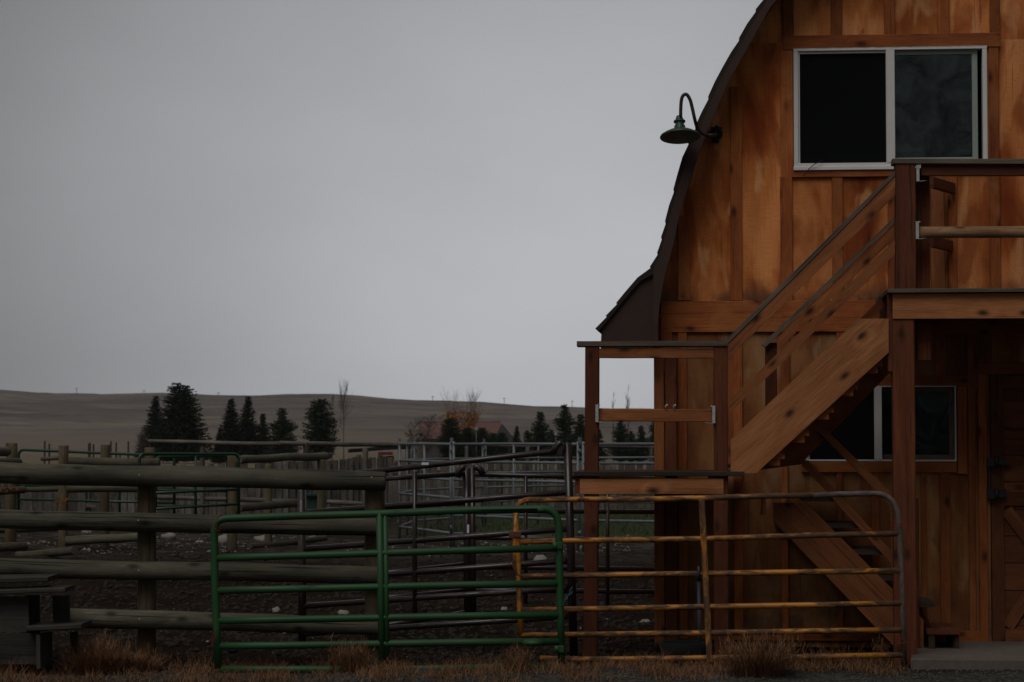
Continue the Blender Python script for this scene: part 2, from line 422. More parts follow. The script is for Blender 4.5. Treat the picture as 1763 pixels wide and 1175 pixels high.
M['orangeleaf'] = leafmat('orange_leaf', (.14, .05, .015), (.36, .11, .03))
M['stone'] = plain('pale_stone', (.21, .19, .165), .85, var=.3, scale=9, bump=.4)
M['concrete'] = plain('concrete', (.10, .082, .066), .9, var=.35, scale=3, bump=.4)
M['rust'] = plain('tractor_red', (.13, .02, .014), .5)

def glass(name, tint, refl, rough=.03, opaque=.0):
    m = bpy.data.materials.new(name); m.use_nodes = True; nt = m.node_tree; nt.nodes.clear(); k = N(nt)
    out = k.n('ShaderNodeOutputMaterial'); tr = k.n('ShaderNodeBsdfTransparent'); tr.inputs[0].default_value = (*tint, 1)
    gl = k.n('ShaderNodeBsdfGlossy'); gl.inputs['Roughness'].default_value = rough; gl.inputs['Color'].default_value = (.9, 1, 1, 1)
    mx = k.n('ShaderNodeMixShader'); mx.inputs[0].default_value = refl
    t = k.n('ShaderNodeTexCoord'); n1 = k.noise(t.outputs['Object'], 5, 5, .65, 1.4)
    bp = k.n('ShaderNodeBump'); bp.inputs['Strength'].default_value = .25; bp.inputs['Distance'].default_value = .02
    k.l(n1, bp.inputs['Height']); k.l(bp.outputs[0], gl.inputs['Normal'])
    k.l(k.ramp(n1, [(.35, refl*.5), (.7, refl*1.5)]), mx.inputs[0])
    k.l(tr.outputs[0], mx.inputs[1]); k.l(gl.outputs[0], mx.inputs[2])
    last = mx.outputs[0]
    if opaque:
        df = k.n('ShaderNodeBsdfDiffuse'); df.inputs[0].default_value = (.012, .013, .013, 1)
        m2 = k.n('ShaderNodeMixShader'); m2.inputs[0].default_value = opaque
        k.l(last, m2.inputs[1]); k.l(df.outputs[0], m2.inputs[2]); last = m2.outputs[0]
    k.l(last, out.inputs[0]); return m
M['glass'] = glass('window_glass', (.5, .55, .55), .055)
M['glasslow'] = glass('dim_window_glass', (.5, .55, .55), .018)
M['screen'] = glass('insect_screen', (.2, .2, .2), .004, .3, .6)

# ground material: mud, stones, gravel near, dry grass field far
def ground_mat():
    m, nt, p = newmat('corral_ground'); k = N(nt)
    g = k.n('ShaderNodeNewGeometry'); pos = g.outputs['Position']
    sp = k.n('ShaderNodeSeparateXYZ'); k.l(pos, sp.inputs[0])
    n1 = k.noise(pos, .9, 6, .65); n2 = k.noise(pos, 9, 5, .7); n3 = k.noise(pos, 45, 3, .6)
    mud = k.ramp(k.mix(.5, n1, n2), [(.36, (.006, .0035, .002)), (.5, (.014, .0085, .005)), (.62, (.026, .016, .010))])
    v = k.n('ShaderNodeTexVoronoi'); k.l(pos, v.inputs['Vector']); v.inputs['Scale'].default_value = 30
    grav = k.ramp(v.outputs['Color'], [(0.1, (.018, .018, .017)), (.6, (.05, .048, .044)), (1, (.15, .14, .125))])
    grav = k.mix(.5, grav, k.ramp(n2, [(.3, (.018, .017, .015)), (.7, (.07, .065, .055))]))
    near = k.math('LESS_THAN', k.math('ADD', sp.outputs[1], k.math('MULTIPLY', n1, 1.1)), 17.0)
    fn = k.n('ShaderNodeMapRange'); k.l(k.math('ADD', sp.outputs[1], k.math('MULTIPLY', n1, 1.6)), fn.inputs[0])
    fn.inputs[1].default_value = 16.8; fn.inputs[2].default_value = 17.4; fn.inputs[3].default_value = 1; fn.inputs[4].default_value = 0
    col = k.mix(fn.outputs[0], mud, grav)
    # stony strip in the middle of the pen
    v2 = k.n('ShaderNodeTexVoronoi'); k.l(pos, v2.inputs['Vector']); v2.inputs['Scale'].default_value = 5
    fs = k.n('ShaderNodeMapRange'); k.l(sp.outputs[1], fs.inputs[0]); fs.inputs[1].default_value = 30; fs.inputs[2].default_value = 34
    st = k.mix(k.ramp(v2.outputs['Color'], [(.55, 0.0), (.62, .5)]), (.028, .022, .018), (.10, .085, .07))
    col = k.mix(k.math('MULTIPLY', fs.outputs[0], .8), col, st)
    # grass inside the round pen, tan field beyond
    fg = k.n('ShaderNodeMapRange'); k.l(k.math('ADD', sp.outputs[1], k.math('MULTIPLY', n1, 6)), fg.inputs[0]); fg.inputs[1].default_value = 40; fg.inputs[2].default_value = 43
    fx = k.n('ShaderNodeMapRange'); k.l(sp.outputs[0], fx.inputs[0]); fx.inputs[1].default_value = -2.5; fx.inputs[2].default_value = 0
    col = k.mix(k.math('MULTIPLY', fg.outputs[0], fx.outputs[0]), col, k.ramp(n2, [(.35, (.022, .036, .014)), (.6, (.05, .05, .025)), (.7, (.08, .05, .03))]))
    ff = k.n('ShaderNodeMapRange'); k.l(sp.outputs[1], ff.inputs[0]); ff.inputs[1].default_value = 70; ff.inputs[2].default_value = 130
    col = k.mix(ff.outputs[0], col, k.ramp(n1, [(.35, (.12, .095, .065)), (.65, (.18, .145, .10))]))
    k.l(col, p.inputs['Base Color']); p.inputs['Roughness'].default_value = 1; p.inputs['Specular IOR Level'].default_value = .03
    k.bump(k.mix(.5, n2, n3), p, .8, .03)
    return m
def hill_mat():
    m, nt, p = newmat('dry_hillside'); k = N(nt)
    g = k.n('ShaderNodeNewGeometry'); pos = g.outputs['Position']
    mp = k.n('ShaderNodeMapping'); k.l(pos, mp.inputs[0]); mp.inputs['Scale'].default_value = (.006, .004, .11)
    n1 = k.noise(mp.outputs[0], 1, 6, .6, .6)
    mp2 = k.n('ShaderNodeMapping'); k.l(pos, mp2.inputs[0]); mp2.inputs['Scale'].default_value = (.016, .02, .42)
    n2 = k.noise(mp2.outputs[0], 1.4, 6, .65)
    col = k.ramp(k.mix(.45, n1, n2), [(.38, (.082, .070, .067)), (.47, (.112, .096, .088)), (.53, (.14, .118, .102)), (.62, (.20, .162, .125))])
    mp3 = k.n('ShaderNodeMapping'); k.l(pos, mp3.inputs[0]); mp3.inputs['Scale'].default_value = (.05, .06, .9); mp3.inputs['Rotation'].default_value = (0, .02, 0)
    n3 = k.noise(mp3.outputs[0], 1, 5, .7, .5)
    col = k.mix(.8, col, k.mix(1.0, col, k.ramp(n3, [(.34, .62), (.5, 1.0), (.66, 1.35)]), 'MULTIPLY'))
    sp = k.n('ShaderNodeSeparateXYZ'); k.l(pos, sp.inputs[0])
    f = k.n('ShaderNodeMapRange'); k.l(sp.outputs[2], f.inputs[0]); f.inputs[1].default_value = 3.0; f.inputs[2].default_value = 6.5; f.inputs[3].default_value = .75; f.inputs[4].default_value = 0
    col = k.mix(f.outputs[0], col, (.155, .125, .095))
    k.l(col, p.inputs['Base Color']); p.inputs['Roughness'].default_value = .95; p.inputs['Specular IOR Level'].default_value = .05
    return m

# ------------------------------------------------------------------ ground and hills
def interp(pts, x):
    if x <= pts[0][0]: return pts[0][1]
    for (a, b), (c, d) in zip(pts, pts[1:]):
        if x <= c:
            t = (x-a)/(c-a); return b + (d-b)*t
    return pts[-1][1]
def gh(x, y):
    """ground relief: churned mud inside the pens, a kerb of soil by the gates"""
    if y > 60 or abs(x) > 30 or y < 3: return 0.0
    f = min(1, (60-y)/10) * min(1, (y-3)/5)
    h = .05*noise.noise(Vector((x*.35, y*.35, 0)))+.035*noise.noise(Vector((x*1.7, y*1.7, 3)))+.02*noise.noise(Vector((x*5, y*5, 7)))
    if 12 < y < 17.6 and x > 2.0: h *= .3
    return (h-.01)*f
def grid(name, xs, ys, fz, mat):
    vs = [(x, y, fz(x, y)) for y in ys for x in xs]; n = len(xs)
    fs = [(j*n+i, j*n+i+1, (j+1)*n+i+1, (j+1)*n+i) for j in range(len(ys)-1) for i in range(n-1)]
    me = bpy.data.meshes.new(name); me.from_pydata(vs, [], fs); me.polygons.foreach_set('use_smooth', [True]*len(fs))
    me.materials.append(mat); o = bpy.data.objects.new(name, me); COL.objects.link(o); return o
def rng(a, b, s):
    r = []; x = a
    while x < b - 1e-6: r.append(x); x += s
    r.append(b); return r
xs = [-4000, -1500, -500, -150, -60] + rng(-30, -8, 1) + rng(-7.8, 8, .16) + rng(9, 30, 1) + [60, 150, 500, 1500, 4000]
ys = [-300, -60, -10, 0, 3, 8, 12] + rng(14, 24, .14) + rng(24.4, 60, .5) + [75, 100, 150, 250, 400, 900, 4000]
tag(grid('ground', xs, ys, gh, ground_mat()), kind='structure')
RIDGE = [(-2200, 715), (-900, 690), (-300, 668), (0, 672), (70, 677), (120, 681), (165, 678), (215, 684), (340, 681), (420, 686), (520, 689), (600, 687), (660, 690), (700, 694), (760, 700), (800, 699), (870, 703), (1000, 706), (1127, 709), (1500, 722), (2400, 700), (3600, 735)]
def hz(x, y):
    px = CX + F*x/1500
    top = EYE + (HOR - interp(RIDGE, px))*1500/F
    s = (y-330)/(1500-330)
    if s <= 0: return -1
    if s < 1:
        prof = .10*min(1, s*4) + .90*(s*s*(3-2*s))
        fold = noise.fractal(Vector((x*.006, y*.004, 1)), 1, 2, 4)
        h = top*prof + fold*5*s*(1-s)*4.5 + noise.noise(Vector((x*.0035, y*.009, 8)))*6*s*(1-s)*4*(.3)
        h += 1.2*noise.noise(Vector((x*.02, y*.013, 4)))*min(1, s*3)*(1-s)
        return max(h, -.5) if s > .02 else -1 + s*50*(1+max(h, 0))
    return top*(1-(s-1)*1.4) + .5*noise.noise(Vector((x*.01, 0, 2)))*(s-1)
tag(grid('hills', rng(-1500, 2000, 14), rng(330, 2200, 22), hz, hill_mat()), kind='structure')

# ------------------------------------------------------------------ barn
RZ = -TH
barn = thing('barn', 'orange board-and-batten wooden barn with bowed brown roof', 'barn', O, RZ)
def bq(mb, x0, y0, x1, y1, off, th, vert=True, tone=None):
    """board on the wall between two picture corners: off = face distance, th = thickness"""
    u0, z0 = uz(x0, y0, off); u1, z1 = uz(x1, y1, off)
    if u0 > u1: u0, u1 = u1, u0
    if z0 > z1: z0, z1 = z1, z0
    if vert: mb.beam(Bp((u0+u1)/2, off-th/2, z0), Bp((u0+u1)/2, off-th/2, z1), u1-u0, th, NV, ch=.003, tone=tone)
    else: mb.beam(Bp(u0, off-th/2, (z0+z1)/2), Bp(u1, off-th/2, (z0+z1)/2), z1-z0, th, NV, ch=.003, tone=tone)
ROFF = .32
outer_px = [(1125, 458), (1132, 444), (1148, 381), (1163, 324), (1182, 259), (1208, 201), (1232, 145), (1260, 94), (1294, 34), (1321, -8), (1405, -127), (1527, -221), (1690, -304), (1890, -341)]
outer = [uz(x, y, ROFF) for x, y in outer_px]
UC = outer[-1][0]
def catmull(p, n=6):
    q = [p[0]] + p + [p[-1]]; r = []
    for i in range(1, len(q)-2):
        for k in range(n):
            t = k/n; a, b, c, d = q[i-1], q[i], q[i+1], q[i+2]
            r.append(tuple(.5*(2*b[j]+(c[j]-a[j])*t+(2*a[j]-5*b[j]+4*c[j]-d[j])*t*t+(3*b[j]-a[j]-3*c[j]+d[j])*t**3) for j in (0, 1)))
    r.append(p[-1]); return r
curve = catmull(outer)
flare = [uz(1027, 568, ROFF), uz(1050, 540, ROFF), uz(1075, 509, ROFF), uz(1100, 480, ROFF)]
half = flare + curve
full = half + [(2*UC-u, z) for u, z in reversed(half[:-1])]
def wall_top(u):
    if u > UC: u = 2*UC-u
    return interp(sorted(curve), u) - .07 if u > curve[0][0] else curve[0][1]-.07
WU1 = 2*UC
# facade, with real openings for windows and door
holes = []
def hole(x0, y0, x1, y1):
    u0, z1 = uz(x0, y0); u1, z0 = uz(x1, y1); holes.append((u0, u1, z0, z1))
hole(1370, 89, 1697, 284)      # loft window
hole(1388, 668, 1645, 794)     # lower window
hole(1703, 645, 1897, 1116)    # door
cuts = set([0.0, WU1])
seams = [uz(x, 600)[0] for x in (1178, 1268, 1355, 1442, 1532, 1622, 1708, 1800, 1895, 1990, 2085, 2180, 2275, 2370)]
for h in holes: cuts.update(h[:2])
cuts.update(seams)
cuts.update(u for u, z in curve if u > .01); cuts.update(2*UC-u for u, z in curve if u > .01)
cuts = sorted(c for c in cuts if 0 <= c <= WU1)
band_z = uz(1200, 545)[1]; band2_z = uz(1500, 72)[1]
mb = MB(); ml_ = MB()
sh = sorted([0.0]+seams+[WU1])
def sheet(u, z):
    i = sum(1 for s in sh if s <= u+1e-4); j = (z > band_z) + (z > band2_z)
    r = random.Random(i*7+j*131); return r.random(), r.random()*30, r.random()*30
for a, b in zip(cuts, cuts[1:]):
    if b-a < 1e-4: continue
    mid = (a+b)/2
    spans = [(0.0, None)]
    hs_ = sorted([h for h in holes if h[0]-1e-5 <= a and b <= h[1]+1e-5], key=lambda h: h[2])
    segs = []; z = 0.0
    for h in hs_:
        if h[2] > z: segs.append((z, h[2]))
        z = h[3]
    segs.append((z, 'top'))
    out = []
    for z0, z1 in segs:
        lv = [z0]
        for bz in (band_z, band2_z):
            if z0 < bz and (z1 == 'top' or bz < z1) and bz < min(wall_top(a), wall_top(b)): lv.append(bz)
        lv.append(z1)
        out += list(zip(lv, lv[1:]))
    for z0, z1 in out:
        if z1 == 'top': za, zb = wall_top(a), wall_top(b)
        else: za = zb = z1
        if min(za, zb) <= z0: continue
        t, o1, o2 = sheet(mid, (z0+min(za, zb))/2)
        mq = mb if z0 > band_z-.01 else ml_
        base = len(mq.v)
        mq.v += [Bp(a, 0, z0), Bp(b, 0, z0), Bp(b, 0, zb), Bp(a, 0, za)]
        mq.face([base, base+1, base+2, base+3], [(o1+z0, o2+a), (o1+z0, o2+b), (o1+zb, o2+b), (o1+za, o2+a)], t)
DEEP = 9.0
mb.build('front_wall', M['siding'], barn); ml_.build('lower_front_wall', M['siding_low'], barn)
mb = MB()
for u0, u1 in ((0.0, .06), (WU1-.06, WU1)):
    mb.prism([Bp(u0, -.012, 0), Bp(u1, -.012, 0), Bp(u1, -.012, curve[0][1]-.12), Bp(u0, -.012, curve[0][1]-.12)], NV*-(DEEP-.02), grain=ZV)
pb = [Bp(.07, -DEEP+.15, 0), Bp(WU1-.07, -DEEP+.15, 0)] + [Bp(u, -DEEP+.15, z-.045) for u, z in full[len(flare)+3:-(len(flare)+3)][::-1]]
mb.prism(pb, NV*-.05, grain=ZV)
mb.build('rear_and_side_walls', M['batten'], barn)
mb = MB()
fz = uz(1600, 560)[1]
mb.prism([Bp(.07, -.1, fz), Bp(WU1-.07, -.1, fz), Bp(WU1-.07, -DEEP+.2, fz), Bp(.07, -DEEP+.2, fz)], ZV*.05)
mb.build('loft_floor', M['darkwood'], barn)
# roof shell with shingle courses
def arc_resample(p, step):
    r = [p[0]]; acc = 0
    for a, b in zip(p, p[1:]):
        L = math.hypot(b[0]-a[0], b[1]-a[1]); t = step-acc
        while t <= L:
            r.append((a[0]+(b[0]-a[0])*t/L, a[1]+(b[1]-a[1])*t/L)); t += step
        acc = L-(t-step)
    return r
def normals(p):
    r = []
    for i in range(len(p)):
        a = p[max(0, i-1)]; b = p[min(len(p)-1, i+1)]; dx, dz = b[0]-a[0], b[1]-a[1]; L = math.hypot(dx, dz) or 1
        r.append((-dz/L, dx/L))
    return r
lp = arc_resample(half, .13)+[half[-1]]; nl = normals(lp)
saw = []
for i, (p, n) in enumerate(zip(lp, nl)):
    if i: saw.append((p[0]+n[0]*.002, p[1]+n[1]*.002))
    if i < len(lp)-1: saw.append((p[0]+n[0]*.014, p[1]+n[1]*.014))
under = [(p[0]-n[0]*(.06 if p[0] > curve[0][0]-.02 else .02), p[1]-n[1]*(.06 if p[0] > curve[0][0]-.02 else .02)) for p, n in zip(lp, nl)]
mb = MB()
def strip(la, lb, off0, off1, mb, tone=.5):
    for (a, b), (c, d) in zip(zip(la, la[1:]), zip(lb, lb[1:])): pass
def shell(prof_o, prof_i, mb, o0, o1):
    for prof, fl in ((prof_o, 0), (prof_i, 1)):
        for a, b in zip(prof, prof[1:]):
            q = [Bp(a[0], o0, a[1]), Bp(b[0], o0, b[1]), Bp(b[0], o1, b[1]), Bp(a[0], o1, a[1])]
            if not fl: q = q[::-1]
            mb.quad(*q, tone=rnd.random(), g=[(a[0]+a[1], 0), (b[0]+b[1], 0), (b[0]+b[1], 9), (a[0]+a[1], 9)])
    for off, fl in ((o0, 0), (o1, 1)):
        n = min(len(prof_o), len(prof_i)*2)
        for i in range(len(prof_i)-1):
            o_a = prof_o[min(2*i, len(prof_o)-1)]; o_b = prof_o[min(2*i+1, len(prof_o)-1)]; o_c = prof_o[min(2*i+2, len(prof_o)-1)]
            base = len(mb.v); pts = [prof_i[i], prof_i[i+1], o_c, o_b, o_a] if i < len(prof_i)-2 else [prof_i[i], prof_i[i+1], o_b, o_a]
            mb.v += [Bp(u, off, z) for u, z in pts]
            idx = list(range(base, base+len(pts)))
            if fl: idx = idx[::-1]
            mb.face(idx, [(0, 0)]*len(pts), .5)
mirror = lambda L: [(2*UC-u, z) for u, z in L]
kf = sum(1 for p in lp if p[0] < curve[0][0]-.001)
def sub(a, b): return saw[2*a:2*b+1], under[a:b+1]
for mm in (lambda L: L, mirror):
    so_, su_ = sub(0, kf); shell(mm(so_), mm(su_), mb, ROFF, ROFF-.5)
    so_, su_ = sub(kf, len(lp)-1); shell(mm(so_), mm(su_), mb, ROFF, -DEEP)
mb.build('roof', M['shingle'], barn)
f_out = [(1124, 592), (1124, 540), (1125, 470), (1136, 440), (1152, 381), (1167, 325), (1187, 260), (1213, 202), (1237, 146), (1265, 96), (1300, 34), (1325, -5), (1410, -122), (1531, -215), (1692, -297), (1890, -334)]
f_in = [(1133, 592), (1134, 540), (1144, 477), (1157, 430), (1171, 367), (1190, 305), (1209, 248), (1233, 190), (1256, 138), (1281, 94), (1315, 33), (1340, -3), (1430, -93), (1545, -183), (1700, -263), (1890, -298)]
fo = catmull([uz(x, y, ROFF+.03) for x, y in f_out], 3); fi = catmull([uz(x, y, ROFF+.03) for x, y in f_in], 3)
mb = MB()
for side in (0, 1):
    A = fo if not side else mirror(fo); B_ = fi if not side else mirror(fi)
    for i in range(len(A)-1):
        q = [Bp(A[i][0], ROFF+.03, A[i][1]), Bp(A[i+1][0], ROFF+.03, A[i+1][1]), Bp(B_[i+1][0], ROFF+.03, B_[i+1][1]), Bp(B_[i][0], ROFF+.03, B_[i][1])]
        if side: q = q[::-1]
        base = len(mb.v); mb.v += q + [p - NV*.035 for p in q]
        mb.face([base+3, base+2, base+1, base], [(0, 0)]*4, .5); mb.face([base+4, base+5, base+6, base+7], [(0, 0)]*4, .5)
        mb.face([base, base+1, base+5, base+4], [(0, 0)]*4, .5); mb.face([base+2, base+3, base+7, base+6], [(0, 0)]*4, .5)
mb.build('rake_board', M['fascia'], barn)
mb = MB()
for side in (0, 1):
    P = [uz(1124, 462, ROFF-.03), uz(1102, 484, ROFF-.03), uz(1036, 563, ROFF-.03), uz(1034, 599, ROFF-.03), uz(1130, 599, ROFF-.03), uz(1130, 470, ROFF-.03)]
    if side: P = mirror(P)
    mb = MB(); mb.prism([Bp(u, ROFF-.03, z) for u, z in P], NV*-.45); mb.build('eave_box', M['fascia'], barn)
# battens, bands and trim
mb = MB()
v = [(1167, 372, 1188, 517), (1257, 262, 1278, 517), (1257, 150, 1278, 262), (1343, 80, 1366, 305), (1343, 305, 1365, 517), (1432, 306, 1452, 517), (1528, 306, 1545, 517),
     (1347, 0, 1367, 62), (1430, -60, 1450, 62), (1521, -150, 1541, 62), (1612, -200, 1635, 62), (1702, 62, 1723, 500), (1702, -240, 1722, 62),
     (1632, 306, 1649, 500), (1800, -260, 1820, 500), (1895, -290, 1915, 500), (1604, 330, 1628, 500)]
for a in v:
    if (a[0], a[1]) == (1604, 330): continue
    mb = MB(); bq(mb, a[0], a[1], a[2], a[3], .022, .022); mb.build('batten', M['batten'], barn)
lowv = [(1167, 572, 1184, 1100), (1262, 572, 1280, 1100), (1345, 572, 1360, 700), (1345, 800, 1358, 1085), (1440, 572, 1456, 660), (1440, 812, 1452, 1085), (1618, 815, 1638, 1112), (1585, 815, 1597, 1112), (1610, 572, 1628, 648), (1665, 560, 1682, 1112), (1250, 620, 1264, 800), (1500, 812, 1515, 1085)]
for a in lowv: mb = MB(); bq(mb, *a, .022, .022); mb.build('batten', M['batten'], barn)
def bo(name, mat, *a, **k): mb = MB(); bq(mb, *a, **k); return mb.build(name, M[mat], barn)
bo('band_board', 'batten', 1138, 519, 1536, 571, .028, .028, False, tone=.75)
bo('band_board', 'batten', 1536.5, 519, 2400, 571, .028, .028, False, tone=.5)
bo('band_board', 'batten', 1200, 1084, 1700, 1106, .028, .028, False, tone=.3)
bo('batten', 'batten', 1137, 571.5, 1157, 640, .026, .024)
bo('corner_board', 'railwood', 1126, 600, 1144.5, 1108, .034, .05, tone=.95)
bo('corner_board', 'railwood', 1145.5, 812, 1162, 1108, .030, .028, tone=.6)

def slider(barn, x0, y0, x1, y1, mulx, name, sashmat, fw=.045, right_gap=0.0, sill=True, gl='glass'):
    w = thing_part = None
    u0, z1 = uz(x0, y0, .03); u1, z0 = uz(x1, y1, .03); um0, um1 = uz(mulx[0], y0, .03)[0], uz(mulx[1], y0, .03)[0]
    fr = MB()
    def bar(mb, a, b, c, d, off, th):
        # rectangle a..b in u, c..d in z
        if b-a > d-c: mb.beam(Bp(a, off-th/2, (c+d)/2), Bp(b, off-th/2, (c+d)/2), d-c, th, NV, ch=.003)
        else: mb.beam(Bp((a+b)/2, off-th/2, c), Bp((a+b)/2, off-th/2, d), b-a, th, NV, ch=.003)
    bar(fr, u0, u1, z1-fw*.6, z1, .03, .09); bar(fr, u0, u1, z0, z0+fw, .03, .09)
    bar(fr, u0, u0+fw*.8, z0+fw, z1-fw*.6, .03, .09); bar(fr, u1-fw*.8, u1, z0+fw, z1-fw*.6, .03, .09)
    bar(fr, um0, um1, z0+fw, z1-fw*.6, .033, .07)
    if sill: bar(fr, u0-.004, u1+.004, z0-.012, z0+.018, .042, .03)
    f = fr.build('window', M['white'], barn)
    # inner lines of the left sash
    sm = MB(); t = .02
    bar(sm, u0+fw*.8, um0, z1-fw*.6-t, z1-fw*.6, .012, .03); bar(sm, u0+fw*.8, u0+fw*.8+t*.7, z0+fw, z1-fw*.6-t, .012, .03)
    sm.build('sash', M['white'], f)
    s2 = MB(); t = .04
    ur = u1-fw*.8-right_gap
    bar(s2, um1, ur, z1-fw*.6-t*.9, z1-fw*.6, -.005, .03); bar(s2, um1, ur, z0+fw, z0+fw+t, -.005, .03)
    bar(s2, ur-t*1.1, ur, z0+fw+t, z1-fw*.6-t*.9, -.005, .03)
    s2.build('sash', sashmat, f)
    g = MB(); p = [Bp(um1, -.02, z0+fw), Bp(ur-t, -.02, z0+fw), Bp(ur-t, -.02, z1-fw), Bp(um1, -.02, z1-fw)]
    g.prism(p, NV*-.005); g.build('pane', M[gl], f)
    g = MB(); p = [Bp(u0+fw, -.01, z0+fw), Bp(um0, -.01, z0+fw), Bp(um0, -.01, z1-fw*.8), Bp(u0+fw, -.01, z1-fw*.8)]
    g.prism(p, NV*-.004); g.build('screen', M['screen'], f)
    return f
f = slider(barn, 1366, 83, 1701, 288, (1525, 1540), 'window', M['sash'], right_gap=.035)
tag(f, 'white framed sliding window high in the loft wall')
k1 = MB()
k1.tube([wp(1383, 304, .05), wp(1390, 294, .055), wp(1402, 283, .06), wp(1416, 277, .05)], .0035, 6); k1.build('loose_cord', M['black'], f)
# upper window trim
bo('window_trim', 'batten', 1348, 62, 1722, 80.5, .030, .03, False, tone=.4)
bo('window_trim', 'batten', 1365, 289, 1545, 304, .028, .026, False, tone=.45)
f = slider(barn, 1388, 665, 1647, 795, (1505, 1518), 'window', M['cap'], fw=.014, sill=False, gl='glasslow')
tag(f, 'low sliding window behind the stairs and deck post')
s3 = MB()
s3.beam(wp(1436, 795, -.03), wp(1440, 690, -.03), .03, .02, NV)
s3.build('sash', M['railwood'], f)
for pts_ in ([wp(1636, 690, .0), wp(1632, 708, .0), wp(1624, 730, -.005)], [wp(1583, 684, .0), wp(1586, 700, -.005)]):
    g2 = MB(); g2.tube(pts_, .006, 6); g2.build('green_strap', M['bluetwine'], f)
bo('window_trim', 'batten', 1375, 648, 1667, 664.5, .030, .03, False, tone=.35)
bo('window_trim', 'batten', 1648, 665, 1666, 816, .030, .03, True, tone=.55)
bo('window_trim', 'batten', 1380, 796, 1647.5, 814, .030, .03, False, tone=.3)
# door
dr = MB()
u0, z1 = uz(1704, 645, -.03); u1, z0 = uz(1897, 1114, -.03)
nP = 10
for i in range(nP):
    a = z0+.01 + (z1-z0-.01)*i/nP; b = z0+.01+(z1-z0-.01)*(i+1)/nP
    dr.beam(Bp(u0, -.06, (a+b)/2), Bp(u1, -.06, (a+b)/2), b-a-.004, .03, NV, ch=.004)
door = dr.build('door', M['doorwood'], barn)
for a, b in ((u0, u0+.10), (u1-.10, u1)):
    d2 = MB(); d2.beam(Bp((a+b)/2, -.032, z0+.01), Bp((a+b)/2, -.032, z1), b-a, .024, NV); d2.build('stile', M['doorwood'], door)
for z in (z0+.08, z0+(z1-z0)*.54, z1-.06):
    d2 = MB(); d2.beam(Bp(u0+.101, -.033, z), Bp(u1-.101, -.033, z), .11, .022, NV); d2.build('crossbar', M['doorwood'], door)
d2 = MB()
d2.beam(Bp(u0+.12, -.034, z0+.15), Bp(u1-.12, -.034, z0+(z1-z0)*.5), .10, .02, NV); d2.build('door_brace', M['doorwood'], door); d2 = MB()
d2.beam(Bp(u0+.12, -.035, z0+(z1-z0)*.5), Bp((u0+u1)/2-.05, -.035, z0+(z1-z0)*.34), .10, .02, NV)
d2.build('door_brace', M['doorwood'], door)
for y0, y1 in ((788, 804), (843, 860)):
    h = MB()
    bq(h, 1699, y0, 1716, y1, .05, .04, False); bq(h, 1714, y0+1, 1733, y1-3, .035, .05, False)
    h.tube([wp(1716, y0-2, .055), wp(1716, y1+2, .055)], .016, 10)
    h.build('hinge', M['black'], door)
h = MB(); bq(h, 1700, 800, 1704, 850, .02, .02); h.build('latch_bar', M['black'], door)
bo('door_frame', 'batten', 1683.5, 645, 1702, 1114, .034, .09, tone=.5); bo('door_frame', 'batten', 1683, 625, 1914, 644, .036, .06, False, tone=.3); bo('door_frame', 'batten', 1898, 645, 1914, 1114, .034, .09)

# concrete pad before the door
mb = MB()
pad = [Bp(uz(1572, 1113, 0)[0], 0.0, 0), Bp(7, 0.0, 0), Bp(7, 1.62, 0), Bp(uz(1568, 1140, 1.62)[0], 1.62, 0)]
mb.prism([p - ZV*.1 for p in pad], ZV*.155)
o = mb.build('pavement', M['concrete']); tag(o, kind='structure')

# ------------------------------------------------------------------ lamp
L0 = uz(1236, 231, .03)
lamp = thing('barn_lamp', 'green gooseneck barn lamp bracketed to the wall by the rake board', 'lamp', Bp(L0[0], .0, L0[1]), RZ)
mb = MB()
for a, b, c, d in ((1224, 219, 1243, 223), (1226, 239, 1238, 246), (1231, 216, 1237, 247)): bq(mb, a, b, c, d, .034, .012, False)
mb.tube([wp(1234, 231, .02), wp(1232, 231, .09)], .05, 14); mb.build('wall_bracket', M['black'], lamp)
mb = MB()
LO = .52
gp = [(1234, 231, .06), (1229, 233, .38), (1219, 233, .42), (1207, 229, .45), (1200, 219, .48), (1196, 205, LO), (1192, 187, LO), (1188, 172, LO), (1182, 163, LO), (1176, 165, LO), (1173, 174, LO), (1172, 190, LO), (1172, 200, LO)]
gpp = [wp(*p) for p in gp]
sm_ = []
for i in range(len(gpp)-1):
    a = gpp[max(i-1, 0)]; b = gpp[i]; c = gpp[i+1]; d = gpp[min(i+2, len(gpp)-1)]
    for k_ in range(5):
        t = k_/5; sm_.append(.5*(2*b+(c-a)*t+(2*a-5*b+4*c-d)*t*t+(3*b-a-3*c+d)*t**3))
sm_.append(gpp[-1])
mb.tube(sm_, .0135, 10); mb.build('gooseneck', M['goose'], lamp)
mb = MB()
c = wp(1172, 240, LO); s_ = .00437
top = wp(1172, 196, LO)
ax = (ZV*1.0 + NV*-.22 + UV_*-.04).normalized()
c = wp(1171, 236, LO)
prof = [(.155, .0), (.152, .012), (.12, .032), (.08, .052), (.045, .066), (.040, .075), (.044, .085), (.040, .094), (.033, .097), (.034, .118), (.046, .122), (.046, .132), (.032, .138), (.030, .150), (.022, .172), (.012, .176)]
mb.lathe(c, ax, prof, 32); mb.build('lamp_shade', M['lampgreen'], lamp)
mb = MB(); mb.lathe(c - ax*.002, ax, [(.0, .04), (.03, .045), (.075, .045), (.12, .026), (.150, .006), (.157, -.001), (.158, .004)], 32); mb.build('shade_lining', M['lampin'], lamp)

